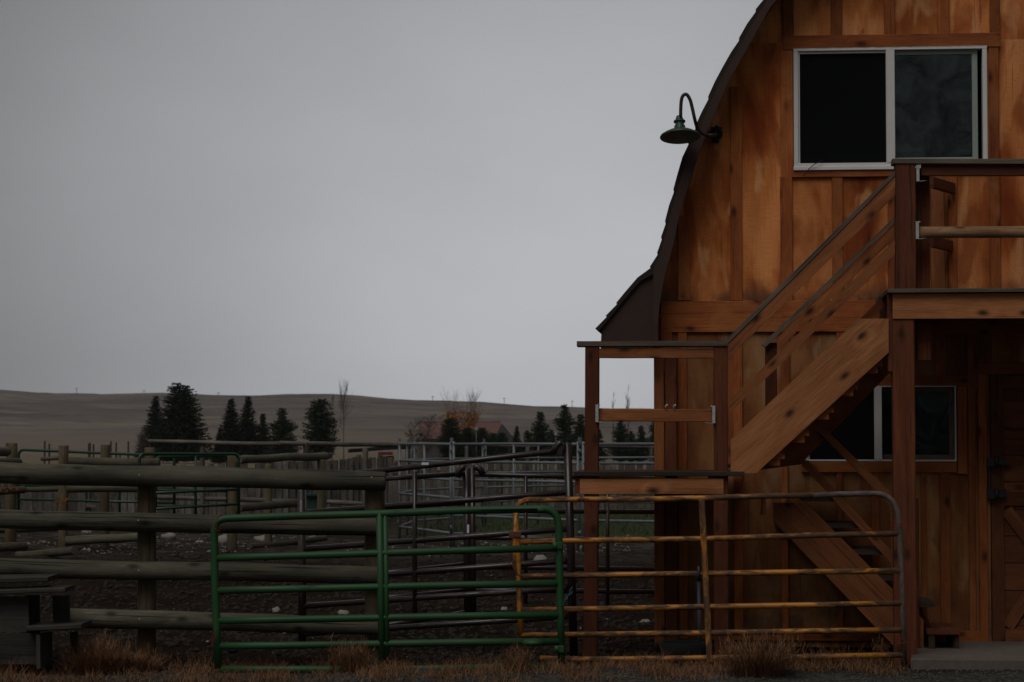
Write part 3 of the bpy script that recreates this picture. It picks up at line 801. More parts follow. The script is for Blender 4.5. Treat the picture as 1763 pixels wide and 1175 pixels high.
# ------------------------------------------------------------------ deck and stairs
D = 1.20
deck = thing('stair_deck', 'stained timber stairs with landing and railed upper deck along the barn', 'staircase', Bp(0.3, D, 0), RZ)
def post(x0, x1, ytop, ybot, off, size=.12, mat='redpost', xt=None, name='post'):
    """post between two picture edges; foot dropped to the ground when ybot is None"""
    m = MB(); u0 = uz(x0, ybot or 900, off)[0]; u1 = uz(x1, ybot or 900, off)[0]
    zt = uz(x0, ytop, off)[1]; zb = -.02 if ybot is None else uz(x0, ybot, off)[1]
    sh_ = (uz(x0+(xt or 0), ytop, off)[0]-uz(x0, ytop, off)[0]) if xt else 0
    m.beam(Bp((u0+u1)/2, off-size/2, zb), Bp((u0+u1)/2+sh_, off-size/2, zt), abs(u1-u0), size, NV, ch=.006, seg=6, wob=.002)
    return m.build(name, M[mat], deck)
post(1004, 1028, 597, None, D, .11, xt=4)
post(1229, 1254, 597, None, D, .11)
post(1146, 1166, 600, None, .16, .11)
post(1539, 1577, 549, None, D, .15)
post(1543, 1578, 283, 498, D, .13)
post(1579, 1603, 290, 620, D-.18, .11)
post(1529, 1538.5, 504, 640, D-.02, .05)
post(1573, 1582, 858, None, .68, .06)
def bar(p, q, off, h, th, mat, name, offq=None, up=ZV, seg=5, wob=.0015):
    m = MB(); a = wp(p[0], p[1], off); b = wp(q[0], q[1], off if offq is None else offq)
    m.beam(a - NV*(th/2) , b - NV*(th/2), th, h, up, ch=.004, seg=seg, wob=wob)
    return m.build(name, M[mat], deck)
s = .0043
# landing
bar((993, 592), (1254, 592), D+.012, .040, .17, 'cap', 'cap_board')
bar((1031, 608.5), (1230, 608.5), D-.004, 17*s, .04, 'railwood', 'rail')
mr_ = bar((1031, 715), (1227, 716), D-.02, 22*s, .04, 'railwood', 'rail')
def hanger(x, yc, off, hh=.13, parent=deck, mir=1):
    m = MB(); a = wp(x, yc, off); 
    m.beam(a-ZV*hh/2, a+ZV*hh/2, .022, .05, NV, ch=.001)
    m.beam(a-ZV*hh/2+UV_*.02*mir, a-ZV*(hh/2-.004)+UV_*.055*mir+NV*.02, .004, .05, NV, ch=.001)
    m.beam(a+ZV*hh*.45+UV_*.008*mir, a+ZV*(hh*.5)+UV_*.022*mir, .01, .03, NV, ch=.001)
    return m.build('joist_hanger', M['zinc'], parent)
hanger(1028, 712, D); hanger(1229, 714, D, mir=-1)
for x in (1146, 1160):
    m = MB(); a = wp(x, 704, D-.01); m.tube([a, a+ZV*.02, a+ZV*.03+UV_*.012, a+ZV*.018+UV_*.016], .006, 6); m.build('screw_hook', M['zinc'], deck)
u0 = uz(990, 816, D)[0]; u1 = uz(1282, 816, D)[0]; zl = uz(1100, 812, D)[1]
m = MB()
nb = 8
for i in range(nb):
    a = 0.06 + (D+.04-.06)*i/nb; b = .06 + (D+.04-.06)*(i+1)/nb
    m.beam(Bp(u0+rnd.uniform(-.01, .01), (a+b)/2, zl-.018), Bp(u1, (a+b)/2, zl-.018), b-a-.006, .036, ZV, ch=.004, seg=4, wob=.002)
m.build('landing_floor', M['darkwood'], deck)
bar((998, 838), (1246, 838), D+.012, 27*s, .04, 'tan', 'fascia_board')
for u in (u0+.02, u1-.25): m = MB(); m.beam(Bp(u, D, zl-.10), Bp(u, .1, zl-.10), .04, .13, ZV); m.build('joist', M['redpost'], deck)
# upper deck
u0 = uz(1527, 500, D)[0]; u1 = 6.6; zu = uz(1600, 498, D)[1]
m = MB()
for i in range(9):
    a = .03+(D+.06-.03)*i/9; b = .03+(D+.06-.03)*(i+1)/9
    m.beam(Bp(u0, (a+b)/2, zu-.015), Bp(u1, (a+b)/2, zu-.015), b-a-.006, .03, ZV, ch=.003, seg=4, wob=.001)
m.build('deck_floor', M['cap'], deck)
m = MB(); h = 44*s
m.beam(Bp(uz(1537, 525, D+.01)[0], D-.01, zu-.03-h/2-.002), Bp(u1, D-.01, zu-.03-h/2-.002), .04, h, ZV, ch=.003, seg=4)
m.build('fascia_board', M['tan'], deck)
for i in range(10):
    m = MB(); u = u0+.05+i*.42; m.beam(Bp(u, D-.04, zu-.12), Bp(u, .04, zu-.12), .04, .17, ZV); m.build('joist', M['redpost'], deck)
for u in (4.6, 6.5):
    m = MB(); m.beam(Bp(u, D-.07, -.02), Bp(u, D-.07, zu-.23), .15, .15, NV, seg=4, wob=.002); m.build('post', M['redpost'], deck)
    m = MB(); m.beam(Bp(u, D-.07, zu+.001), Bp(u, D-.07, zu+.93), .12, .12, NV, seg=3); m.build('post', M['redpost'], deck)
bar((1537, 278), (2250, 278), D+.012, 9*s, .17, 'cap', 'cap_board')
bar((1586, 294), (2250, 294), D-.02, 18*s, .04, 'redpost', 'rail')
m = MB(); m.log(wp(1581, 400, D-.04), wp(2250, 400, D-.04), .043, .040, n=16, jit=.05, wob=.006); m.build('rail', M['palerail'], deck)
hanger(1580, 299, D+.005, .12); hanger(1579, 397, D+.005, .13)
# short rails closing the deck against the wall
for (a, b, c, d) in ((1603, 314, 1641, 325), (1603, 416, 1637, 424)):
    m = MB(); m.beam(wp(a, b, .55), wp(c, d, .05), .04, 20*s, ZV); m.build('rail', M['redpost'], deck)
post(1604, 1628, 300, 500, .10, .09, mat='railwood')
# upper flight
def board(pts, off, th, mat, name, grain):
    m = MB(); P = [wp(x, y, off) for x, y in pts]; m.prism(P, NV*-th, grain=wp(*grain[1], off)-wp(*grain[0], off)); return m.build(name, M[mat], deck)
board([(1249, 586), (1541, 294), (1541, 303), (1249, 596)], D+.004, .12, 'cap', 'cap_board', ((1249, 592), (1541, 300)))
board([(1255, 591), (1541, 304), (1541, 337), (1255, 616)], D-.004, .04, 'railwood', 'rail', ((1255, 600), (1541, 318)))
board([(1256, 689), (1541, 413), (1541, 438), (1256, 712)], D-.01, .04, 'railwood', 'rail', ((1255, 690), (1541, 413)))
board([(1311, 594), (1541, 373), (1541, 381), (1318, 598)], .707, .10, 'cap', 'cap_board', ((1311, 594), (1541, 373)))
board([(1339, 580), (1541, 383), (1541, 410), (1339, 603)], .70, .04, 'railwood', 'rail', ((1311, 594), (1541, 373)))
post(1318, 1338, 590, 720, .66, .10)
board([(1300, 733), (1527, 503), (1527, 524), (1300, 752)], .64, .04, 'redpost', 'rail', ((1300, 733), (1527, 503)))
board([(1258, 757), (1478, 549), (1530, 549), (1530, 607), (1302, 815), (1258, 815)], D-.005, .045, 'tan', 'stringer', ((1258, 780), (1530, 545)))
board([(1290, 800), (1534, 560), (1534, 640), (1378, 800), (1290, 812)], .64, .04, 'batten', 'stringer', ((1300, 800), (1534, 590)))
nt_ = 7
pa = uz(1258, 812, D); pb_ = uz(1530, 500, D)
for i in range(1, nt_):
    if i > 6: continue
    cxp, cyp = 1351+(i-1)*41.5-30, 776-(i-1)*39.5+10
    u, z = uz(cxp, cyp, .95)
    m = MB(); m.beam(Bp(u, .645, z), Bp(u, D-.055, z), .25, .038, ZV); m.beam(Bp(u+.05, .645, z-.045), Bp(u+.05, D-.055, z-.045), .08, .05, ZV); m.build('tread', M['batten'], deck)
# lower flight
board([(1331, 866), (1388, 866), (1590, 1068), (1590, 1122), (1548, 1122), (1331, 897)], .66, .045, 'railwood', 'stringer', ((1331, 870), (1530, 1070)))
board([(1331, 866), (1388, 866), (1600, 1068), (1600, 1112), (1548, 1112), (1331, 897)], .07, .045, 'redpost', 'stringer', ((1331, 870), (1530, 1070)))
for i in range(1, 7):
    z = zl - i*zl/7.0; ub = uz(1618, 1060, .4)[0]; u = ub - (6-i)*.185
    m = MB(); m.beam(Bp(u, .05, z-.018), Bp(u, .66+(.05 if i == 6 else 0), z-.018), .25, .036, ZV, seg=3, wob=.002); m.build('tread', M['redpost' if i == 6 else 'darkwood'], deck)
m = MB()
ub = uz(1618, 1060, .4)[0]
m.beam(Bp(ub-.09, .68, .0), Bp(ub-.09, .68, .17), .05, .04, NV); m.beam(Bp(ub+.10, .66, .05), Bp(ub+.10, .66, .17), .03, .03, NV)
m.beam(Bp(ub+.09, .07, .10), Bp(ub+.09, .66, .10), .03, .13, ZV)
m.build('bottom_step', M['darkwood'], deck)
board([(1374, 793), (1392, 793), (1536, 950), (1536, 972)], .69, .04, 'railwood', 'rail', ((1374, 793), (1536, 960)))
board([(1404, 738), (1424, 742), (1536, 850), (1536, 874)], .69, .04, 'railwood', 'rail', ((1404, 738), (1536, 860)))
post(1310, 1318, 850, 886, .69, .05, mat='railwood')

# ------------------------------------------------------------------ gates
def curvept(a, b, c, n=5):
    a, b, c = Vector(a), Vector(b), Vector(c)
    return [(a*(1-t)**2 + b*2*t*(1-t) + c*t*t) for t in [i/n for i in range(n+1)]]
def depthlin(x0, Y0, x1, Y1): return lambda x: Y0 + (Y1-Y0)*(x-x0)/(x1-x0)
# green gate
dg = depthlin(370, 16.2, 966, 16.45)
A = lambda x, y, o=0: at(x, y, dg(x)+o)
gg = thing('tube_gate', 'green tubular steel gate leaning against the thick log fence', 'gate', gr(660, 1152))
r = .0275
m = MB()
pts = [A(376, 1152), A(373, 1080), A(370, 1000), A(369, 915)] + curvept(A(369, 912), A(368, 895), A(390, 893)) + [A(500, 889), A(650, 885), A(800, 879), A(925, 876)] + curvept(A(925, 876), A(960, 873), A(962, 905)) + [A(963, 960), A(965, 1060), A(967, 1142)]
m.tube(pts, r, 12); m.tube([A(376, 1153), A(520, 1153), A(660, 1153), A(800, 1151), A(966, 1146)], r*.95, 12); m.build('frame', M['green'], gg)
for yl, ym, yr in ((961, 953, 944), (1017, 1011, 1005), (1069, 1064, 1059), (1113, 1109, 1105)):
    m = MB(); m.tube([A(372, yl), A(500, (yl+ym)/2+.5), A(650, ym), A(800, (ym+yr)/2-.5), A(963, yr)], r*.95, 12); m.build('rail', M['green'], gg)
for x0, x1 in ((653, 658), (663, 667)):
    m = MB(); m.tube([A(x0, 884, -.005), A((x0+x1)/2, 1020, -.01), A(x1, 1156, -.005)], .024 if x0 == 653 else .018, 10); m.build('brace', M['green'], gg)
m = MB()
for x, y in ((963, 940), (966, 1118)):
    p = A(x, y, -.03); m.tube([p-UV_*.03-ZV*.025, p-UV_*.03+ZV*.025], .02, 10); m.beam(p-UV_*.05, p+UV_*.02, .02, .05)
m.build('hinge', M['green'], gg)
m = MB(); p = A(917, 1106, -.03); m.lathe(p, (0, 0, 1), [(0, -.03), (.06, -.024), (.09, 0), (.05, .02), (0, .028)], 14); m.build('latch_plate', M['green'], gg)
# yellow gate
dy = depthlin(890, 16.95, 1557, 16.62)
A2 = lambda x, y, o=0: at(x, y, dy(x)+o)
yg = thing('tube_gate', 'rusty yellow tubular steel gate in front of the barn stairs', 'gate', gr(1220, 1140))
m = MB(); r = .021
pts = [A2(898, 1098), A2(895, 1050), A2(893, 1000)]
m.tube(pts + [A2(892, 940), A2(888, 885)] + curvept(A2(888, 882), A2(888, 862), A2(912, 861)) + [A2(1000, 860), A2(1100, 860), A2(1205, 858), A2(1330, 854), A2(1400, 853)], r, 12, tone=.3)
m.build('frame', M['yellow'], yg)
m = MB(); m.tube([A2(1400, 853), A2(1450, 851)] + curvept(A2(1505, 850), A2(1538, 850), A2(1546, 885)) + [A2(1550, 940), A2(1552, 985), A2(1554, 1050), A2(1557, 1147)], r, 12); m.build('frame_end', M['yellowend'], yg)
tag(yg.children[0] if yg.children else yg)
for pts in ([(895, 933), (1000, 931), (1215, 928), (1400, 922), (1548, 919)], [(889, 880), (886, 940), (887, 975), (893, 991), (905, 993), (1000, 991), (1215, 988), (1400, 985), (1550, 983)],
            [(897, 1051), (1000, 1049), (1218, 1045), (1400, 1042), (1553, 1039)], [(898, 1094), (1000, 1093), (1220, 1090), (1400, 1087), (1554, 1085)], [(930, 1134), (1025, 1136), (1220, 1133), (1400, 1131), (1555, 1128)]):
    m = MB(); m.tube([A2(*p) for p in pts], r*1.02, 12); m.build('rail', M['yellow'], yg)
m = MB(); m.beam(A2(1208, 857, -.01), A2(1222, 1140, -.01), .045, .03, NV, ch=.006, seg=4); m.build('brace', M['yellow'], yg)
m = MB(); p = A2(888, 920, -.02); m.beam(p-UV_*.05, p+UV_*.04, .03, .045); m.build('hinge', M['yellow'], yg)
m = MB(); p = A2(1204, 990, -.03); m.beam(p-UV_*.03, p+UV_*.0, .03, .03); m.tube([A2(1203, 975, -.03), A2(1203, 1000, -.03)], .012, 8); m.build('latch', M['black'], yg)
def twine(pts, mat, label, Yf, name='baling_twine', rad=.0028):
    m = MB()
    P = [at(x, y, Yf) for x, y in pts]
    sm2 = []
    for i in range(len(P)-1):
        for t in (0, .5): sm2.append(P[i].lerp(P[i+1], t)+Vector((rnd.uniform(-.006, .006), rnd.uniform(-.01, .01), rnd.uniform(-.006, .006))))
    sm2.append(P[-1]); m.tube(sm2, rad, 6)
    return tag(m.build(name, M[mat]), label, 'twine')
twine([(366, 905), (372, 893), (382, 886), (371, 897), (373, 912), (380, 918), (367, 908)], 'redtwine', 'red baling twine knotted on the upper left corner of the green gate', 16.14)
twine([(372, 1086), (366, 1095), (367, 1110), (361, 1120), (368, 1100), (373, 1090)], 'redtwine', 'red baling twine hanging low on the left upright of the green gate', 16.14)
twine([(990, 868), (1002, 855), (1012, 860), (1020, 872), (1005, 862), (994, 850)], 'redtwine', 'red baling twine tied over the yellow gate top rail under the landing', 16.86)
twine([(1535, 897), (1546, 901), (1556, 905), (1548, 910), (1538, 900)], 'redtwine', 'red baling twine on the yellow gate right upright near its top', 16.58)
twine([(1545, 1103), (1553, 1100), (1560, 1106), (1548, 1110)], 'redtwine', 'red baling twine low on the yellow gate right upright', 16.58)
twine([(985, 1012), (980, 1025), (972, 1032), (970, 1042), (978, 1026), (986, 1018)], 'bluetwine', 'blue baling twine hanging beside the green gate right upright', 16.4)
twine([(876, 985), (879, 950), (883, 925), (895, 935), (897, 955)], 'redtwine', 'long red twine trailing from the yellow gate left hinge', 16.85, rad=.003)
twine([(890, 1100), (884, 1108), (875, 1116), (890, 1106), (893, 1098)], 'redtwine', 'red baling twine at the foot of the yellow gate left upright', 16.85)

# ------------------------------------------------------------------ front log fence
lf = thing('log_fence', 'thick weathered log fence in the left foreground behind the green gate', 'fence', gr(450, 1140))
Yl = 16.85
def rail_(p, q, r0, r1, Y0, Y1, parent, mat='log', over=None, **k):
    m = MB(); m.log(at(p[0], p[1], Y0), at(q[0], q[1], Y1), r0, r1, **k); return m.build('rail', M[mat], parent)
px2m = Yl/F
rail_((-420, 806), (664, 828), .084, .072, Yl-.14, Yl-.14, lf, n=20)
rail_((-420, 884), (652, 908), .072, .068, Yl-.14, Yl-.14, lf, n=20)
rail_((-420, 968), (655, 991), .074, .064, Yl-.14, Yl-.14, lf, n=20)
rail_((100, 1063), (655, 1080), .072, .060, Yl-.14, Yl-.14, lf, n=20)
for x, hw, yt in ((-400, 16, 800), (253, 16, 836), (645, 17, 846)):
    m = MB(); a = at(x, yt-22, Yl); b = Vector((at(x, 1140, Yl).x, Yl, -.05)); m.log(b, a, hw*px2m*1.02, hw*px2m, n=18, jit=.08, wob=.004); m.build('post', M['postwood'], lf)
m = MB()
for x in (241, 633):
    for y in (818, 822): pass
for x, y in ((240, 818), (238, 896), (239, 982), (640, 822), (240, 1066)):
    m = MB(); a = at(x, y, Yl-.225); m.tube([a, a-Vector((0, .008, 0))], .005, 6); m.build('nail', M['zinc'], lf)

# stacked wooden steps, lower left
st = thing('wooden_steps', 'grey weathered wooden steps at the left end of the fence', 'steps', gr(60, 1145))
Ys = 16.15
def sb(x0, y0, x1, y1, th, dep, name='tread', mat='stepwood', Y=Ys):
    m = MB(); a = at(x0, y0, Y); b = at(x1, y1, Y)
    m.beam(a+Vector((0, dep/2, 0)), b+Vector((0, dep/2, 0)), dep, th, ZV, seg=3, wob=.003, ch=.006); return m.build(name, M[mat], st)
sb(-120, 1002, 82, 998, .035, .45); sb(-40, 1021, 112, 1017, .03, .35, Y=Ys-.1); sb(45, 1084, 140, 1079, .035, .40, Y=Ys-.12)
m = MB(); m.prism([at(-60, 1028, Ys), at(48, 1028, Ys), at(50, 1088, Ys), at(-60, 1088, Ys)], (0, .03, 0)); m.prism([at(-60, 1091, Ys-.02), at(75, 1091, Ys-.02), at(78, 1144, Ys-.02), at(-60, 1144, Ys-.02)], (0, .03, 0)); m.build('side_panel', M['stepwood'], st)
m = MB(); m.beam(at(56, 1025, Ys+.28), at(58, 1150, Ys+.28), .1, .04, NV); m.beam(at(105, 1025, Ys+.3), at(107, 1086, Ys+.3), .12, .03, NV); m.beam(at(76, 1090, Ys+.05), at(77, 1148, Ys+.05), .03, .3, NV); m.beam(at(128, 1088, Ys+.2), at(128, 1146, Ys+.2), .05, .04, NV); m.build('upright', M['stepwood'], st)

# ------------------------------------------------------------------ brown pipe panels
def panel(name, label, x0, Y0, x1, Y1, ys0, ys1, mids=(), r=.024, mat='brown', yb=None, tops=None, rr=None, group=None, cat='corral panel', posts=True, leg=True, pw=None):
    dp = depthlin(x0, Y0, x1, Y1); P = lambda x, y, o=0: at(x, y, dp(x)+o)
    c = gr((x0+x1)/2, HOR+EYE*F/((Y0+Y1)/2))
    t = thing(name, label, cat, c, 0, group)
    for a, b in zip(ys0, ys1):
        m = MB(); m.tube([P(x0, a), P((x0+x1)/2, (a+b)/2+rnd.uniform(-.6, .6)), P(x1, b)], r, 10); m.build('rail', M[mat], t)
    for k, (x, ya, xb, Y) in enumerate(posts if posts and posts is not True else ((x0, min(ys0[0], ys0[-1])-4, x0, Y0), (x1, ys1[0]-4, x1, Y1))):
        m = MB(); top_ = at(x, ya, Y); bot = Vector((at(xb, 1000, Y).x, Y, -.03)); m.tube([bot, top_], pw or r*1.35, 10); m.build('post', M[mat], t)
    for x, ya, yb_ in mids:
        m = MB(); m.tube([P(x, ya, -.01), P(x, yb_, -.01)], r*.8, 8); m.build('upright', M[mat], t)
    return t
p1 = panel('pipe_panel', 'dark brown pipe panel rising towards the tall hooked post by the landing', 520, 18.4, 976, 17.5, (826, 883, 946, 1000, 1044, 1092), (775, 848, 911, 966, 1013, 1062),
      mids=((714, 812, 1068),), posts=((519, 838, 521, 18.4), (977, 762, 988, 17.5)), r=.023, pw=.032)
m = MB(); p = at(955, 782, 17.48)
m.tube([at(952, 781, 17.48), at(957, 771, 17.48), at(963, 764, 17.48), at(969, 763, 17.48)], .028, 8); m.beam(at(962, 783, 17.47), at(968, 764, 17.47), .05, .02, NV); m.build('latch_hook', M['brown'], p1)
p2 = panel('pipe_panel', 'dark brown pipe panel ending at the double post behind the green gate', 655, 20.0, 803, 20.6, (825, 874, 935, 987, 1030, 1078), (816, 866, 925, 972, 1017, 1055), posts=((803, 806, 806, 20.6), (655, 826, 655, 20.0)), r=.022, pw=.036)
p3 = panel('pipe_panel', 'dark brown pipe panel running level behind the tall post to the barn', 815, 20.6, 1150, 21.2, (817, 880, 926, 976, 1016), (826, 882, 930, 981, 1020), mids=((1046, 826, 1045), (905, 820, 1040)), posts=((813, 806, 815, 20.6), (1150, 820, 1150, 21.2)), r=.022, pw=.028)
m = MB()
m.tube([at(787, 822, 20.5), at(790, 812, 20.5), at(796, 805, 20.5), at(802, 806, 20.5)], .03, 8); m.build('latch_hook', M['brown'], p2)
m = MB(); m.tube([at(832, 818, 20.5), at(827, 809, 20.5), at(821, 804, 20.5), at(815, 807, 20.5)], .03, 8); m.build('latch_hook', M['brown'], p3)
for x, y, Y, w, h, lab in ((732, 799, 17.93, .055, .02, 'small white label wrapped on the sloping brown top rail'), (806, 911, 20.5, .018, .075, 'narrow white reflector strip on the double brown post')):
    m = MB(); p = at(x, y, Y-.03); m.beam(p-UV_*w/2, p+UV_*w/2, .012, h, ch=.002); tag(m.build('label_tag', M['tagwhite']), lab, 'tag')

# ------------------------------------------------------------------ galvanised round pen
PC = Vector((6.3, 40.2, 0)); PR = 8.3; NPN = 17
hts = (1.60, 1.32, 1.04, .76, .48, .20)
first = None
words = ['pale galvanised panel of the round pen, %s']
for i in range(NPN):
    a0 = PI + R(8) + i*2*PI/NPN; a1 = PI + R(8) + (i+1)*2*PI/NPN
    A_ = PC + Vector((math.cos(a0), math.sin(a0), 0))*PR; B_ = PC + Vector((math.cos(a1), math.sin(a1), 0))*PR
    mid = (A_+B_)/2; px = CX + F*mid.x/mid.y
    if px > 1330: continue
    d = (B_-A_).normalized(); A_ = A_ + d*.05; B_ = B_ - d*.05; L = (B_-A_).length
    ang = math.atan2(d.y, d.x)
    side = 'near' if mid.y < PC.y else 'far'
    if first is None:
        t = thing('pen_panel', 'galvanised tube panel of the round pen beyond the brown pipes', 'corral panel', A_, ang, 'galvanised panels of the round pen')
        X = Vector((math.cos(ang), math.sin(ang), 0))
        for h in hts:
            m = MB(); m.tube([A_+ZV*h+X*.0, A_+ZV*(h+.004)+X*L/2, A_+ZV*h+X*L], .021, 8); m.build('rail', M['galv'], t)
        for x in (0, L/2, L):
            m = MB(); m.tube([A_+X*x-ZV*.02, A_+X*x+ZV*(1.64 if x != L/2 else 1.6)], .021, 8); m.build('upright', M['galv'], t)
        m = MB()
        for z in (1.5, .3): m.tube([A_+X*(L+.02)+ZV*z, A_+X*(L+.075)+ZV*z], .03, 8); 
        m.beam(A_+X*(L+.04)+ZV*1.62, A_+X*(L+.04)+ZV*1.70, .05, .03, NV); m.build('coupling', M['galv'], t)
        first = t
    else:
        t = first.copy(); COL.objects.link(t); t.location = A_; t.rotation_euler = (0, 0, ang); PM[t.name] = Matrix.Translation(A_) @ Matrix.Rotation(ang, 4, 'Z')
        for c_ in list(first.children):
            q = c_.copy(); COL.objects.link(q); q.parent = t
pen = [o for o in COL.objects if o.name.startswith('pen_panel')]
# ------------------------------------------------------------------ log pens in the middle distance
def logpen(label, loc, posts, rails, mat='farlog', pm='postwood', name='log_fence'):
    t = thing(name, label, 'fence', loc)
    for x0, x1, yt, Y in posts:
        m = MB(); a = at((x0+x1)/2, yt, Y); m.log(Vector((a.x, Y, -.05)), a, (x1-x0)/2*Y/F, n=12, jit=.1, wob=.005, seg=6); m.build('post', M[pm], t)
    for x0, y0, x1, y1, th, Y0, Y1 in rails:
        m = MB(); m.log(at(x0, y0, Y0), at(x1, y1, Y1), th/2*Y0/F, th/2*Y1/F, n=12, wob=.015); m.build('rail', M[mat], t)
    return t
logpen('grey log fence with a tall grey post at the far left', gr(15, 945), ((10, 30, 763, 34), (-60, -42, 768, 33)),
       ((-60, 796, 34, 795, 14, 32.8, 33.7), (-60, 849, 42, 843, 13, 32.8, 33.7), (-60, 945, 44, 941, 16, 32.8, 33.7), (30, 957, 128, 948, 14, 33.0, 32.0), (-60, 775, 12, 778, 17, 31, 33), (-20, 914, 100, 911, 10, 34, 36)))
logpen('greenish log fence on three brown posts left of the big spruces', gr(180, 945), ((101, 118, 767, 35), (173, 189, 766, 35.4), (249, 267, 771, 35)),
       ((118, 795, 275, 797, 17, 34.7, 34.7), (116, 841, 245, 839, 17, 34.7, 34.7), (113, 933, 262, 924, 16, 34.7, 34.7), (70, 790, 104, 788, 7, 37, 37), (40, 844, 101, 843, 9, 37, 37)))
logpen('pale log fence pointing right between the far green gate and the brown pipes', gr(480, 940), ((392, 409, 785, 35), (456, 469, 800, 36.5), (546, 560, 792, 38)),
       ((411, 792, 561, 786, 14, 34.6, 38.4), (411, 875, 510, 866, 14, 34.6, 37.0), (430, 940, 560, 928, 10, 35, 38)))
# long thin pole rail and its posts
logpen('long thin grey pole rail fence crossing in front of the evergreens', gr(480, 900), ((257, 265, 762, 44), (344, 353, 762, 44), (522, 532, 762, 44.5), (624, 634, 772, 45), (698, 706, 764, 46)),
       ((255, 761, 480, 763, 7, 43.9, 44), (480, 763, 706, 767, 8, 44.1, 46), (600, 775, 706, 771, 7, 45.2, 46), (265, 810, 410, 806, 7, 44, 44), (265, 856, 625, 868, 8, 43.8, 44.8)), mat='plank', pm='plank', name='pole_fence')
logpen('thin grey top pole fence behind the round pen', gr(1000, 860), ((705, 712, 770, 56), (800, 807, 768, 56), (905, 912, 770, 56), (1010, 1017, 770, 56), (1118, 1125, 770, 56)),
       ((700, 763, 930, 768, 5, 56, 56), (930, 767, 1200, 772, 5, 56, 56)), mat='plank', pm='plank', name='pole_fence')

# far green gates
def fargate(label, x0, Y0, x1, Y1, top0, top1, ys0, ys1, mids):
    dp = depthlin(x0, Y0, x1, Y1); P = lambda x, y: at(x, y, dp(x))
    t = thing('tube_gate', label, 'gate', gr((x0+x1)/2, 945))
    m = MB(); lo0, lo1 = ys0[-1], ys1[-1]
    m.tube([P(x0, lo0), P(x0, top0+14)] + curvept(P(x0, top0+10), P(x0, top0), P(x0+10, top0)) + [P((x0+x1)/2, (top0+top1)/2)] + curvept(P(x1-10, top1), P(x1, top1), P(x1, top1+10)) + [P(x1, lo1)], .024, 8); m.build('frame', M['fargreen'], t)
    for a, b in zip(ys0, ys1):
        m = MB(); m.tube([P(x0, a), P(x1, b)], .021, 8); m.build('rail', M['fargreen'], t)
    for x in mids:
        m = MB(); m.tube([P(x, top0+(top1-top0)*(x-x0)/(x1-x0)), P(x, lo0+(lo1-lo0)*(x-x0)/(x1-x0))], .02, 8); m.build('brace', M['fargreen'], t)
    return t
fargate('long dark green tube gate behind the brown posts on the left', 32, 38, 300, 37, 775, 785, (808, 836, 860, 895), (814, 842, 866, 900), (206,))
fargate('short green tube gate with rounded corner right of the front fence post', 240, 33.0, 411, 34.0, 782, 782, (814, 850, 878, 912), (811, 843, 868, 902), (337, ))
fargate('green tube gate seen edge-on behind the short rounded one', 268, 35.5, 392, 36.5, 787, 785, (818, 844, 872), (816, 846, 870), ())
# plank fences
def plankfence(label, x0, Y0, x1, Y1, z0, z1, wp_=.14, gap=.035, hj=.06, loc=None, mat='plank'):
    P0 = at(x0, 850, Y0); P1 = at(x1, 850, Y1); P0.z = 0; P1.z = 0; L = (P1-P0).length; d = (P1-P0).normalized()
    t = thing('plank_fence', label, 'fence', (P0+P1)/2)
    m = MB(); x = 0
    while x < L:
        w = wp_*rnd.uniform(.7, 1.2); h = z0+(z1-z0)*x/L + rnd.uniform(-hj, hj); p = P0+d*x+Vector((0, rnd.uniform(-.01, .01), 0))
        if rnd.random() > .03: m.beam(p+ZV*rnd.uniform(.0, .08), p+ZV*h+d*rnd.uniform(-.02, .02), w, .02, Vector((0, -1, 0)), ch=.002)
        x += w+gap*rnd.uniform(.2, 1.8)
    m.build('plank_panel', M[mat], t)
    m = MB()
    for h in (.35, .95): m.beam(P0+ZV*h+Vector((0, .04, 0)), P1+ZV*h+Vector((0, .04, 0)), .05, .09)
    m.build('rail', M[mat], t)
    m = MB(); x = 0
    while x < L:
        p = P0+d*x+Vector((0, .12, 0)); m.log(p, p+ZV*(max(z0, z1)+.02), .06, n=8, seg=4); x += 2.5
    m.build('post', M['farlog'], t)
    return t
plankfence('grey gapped plank fence across the far left pens', -60, 47, 420, 47, 1.16, 1.18)
plankfence('taller tight grey plank fence left of the round pen', 420, 47, 690, 48.5, 1.20, 1.36, gap=.012, hj=.03)
plankfence('brown weathered plank fence behind the round pen', 680, 53, 1260, 55, 1.20, 1.12, gap=.03)
# small objects in the pens
tr = thing('water_trough', 'dark teal plastic water trough in front of the far plank fence', 'trough', gr(543, 905))
m = MB(); c = gr(543, 905); c.z = 0
a = at(528, 878, 40); 
for (x0, y0, x1, y1, dz) in ((528, 856, 560, 885, 0),):
    P = [at(528, 853, 40), at(559, 853, 40), at(557, 900, 40), at(530, 900, 40)]; m.prism(P, (0, .5, 0))
m.build('tank', M['trough'], tr)
m = MB(); m.beam(at(525, 852, 39.95), at(562, 852, 39.95), .06, .05); m.beam(at(560, 876, 40), at(585, 876, 40), .3, .04); m.build('rim', M['trough'], tr)
m = MB(); m.lathe(gr(1176, 1128, 0), (0, 0, 1), [(0, .01), (.14, .01), (.16, .09), (.17, .10), (.19, .10), (.165, 0)], 24)
tag(m.build('rubber_tub', M['rubber']), 'black rubber feed tub on the ground at the barn corner', 'tub')
m = MB(); m.tube([Vector((at(1205, 1110, 17.6).x, 17.6, 0)), at(1203, 1000, 17.6)], .014, 10); m.tube([at(1203, 1000, 17.6), at(1203, 985, 17.6)], .022, 10)
tag(m.build('standpipe', M['bluepipe']), 'blue-grey standpipe behind the yellow gate brace', 'pipe')
mc = thing('garden_cart', 'small red machine part showing above the tall plank fence', 'machine', gr(668, HOR+EYE*F/49.3))
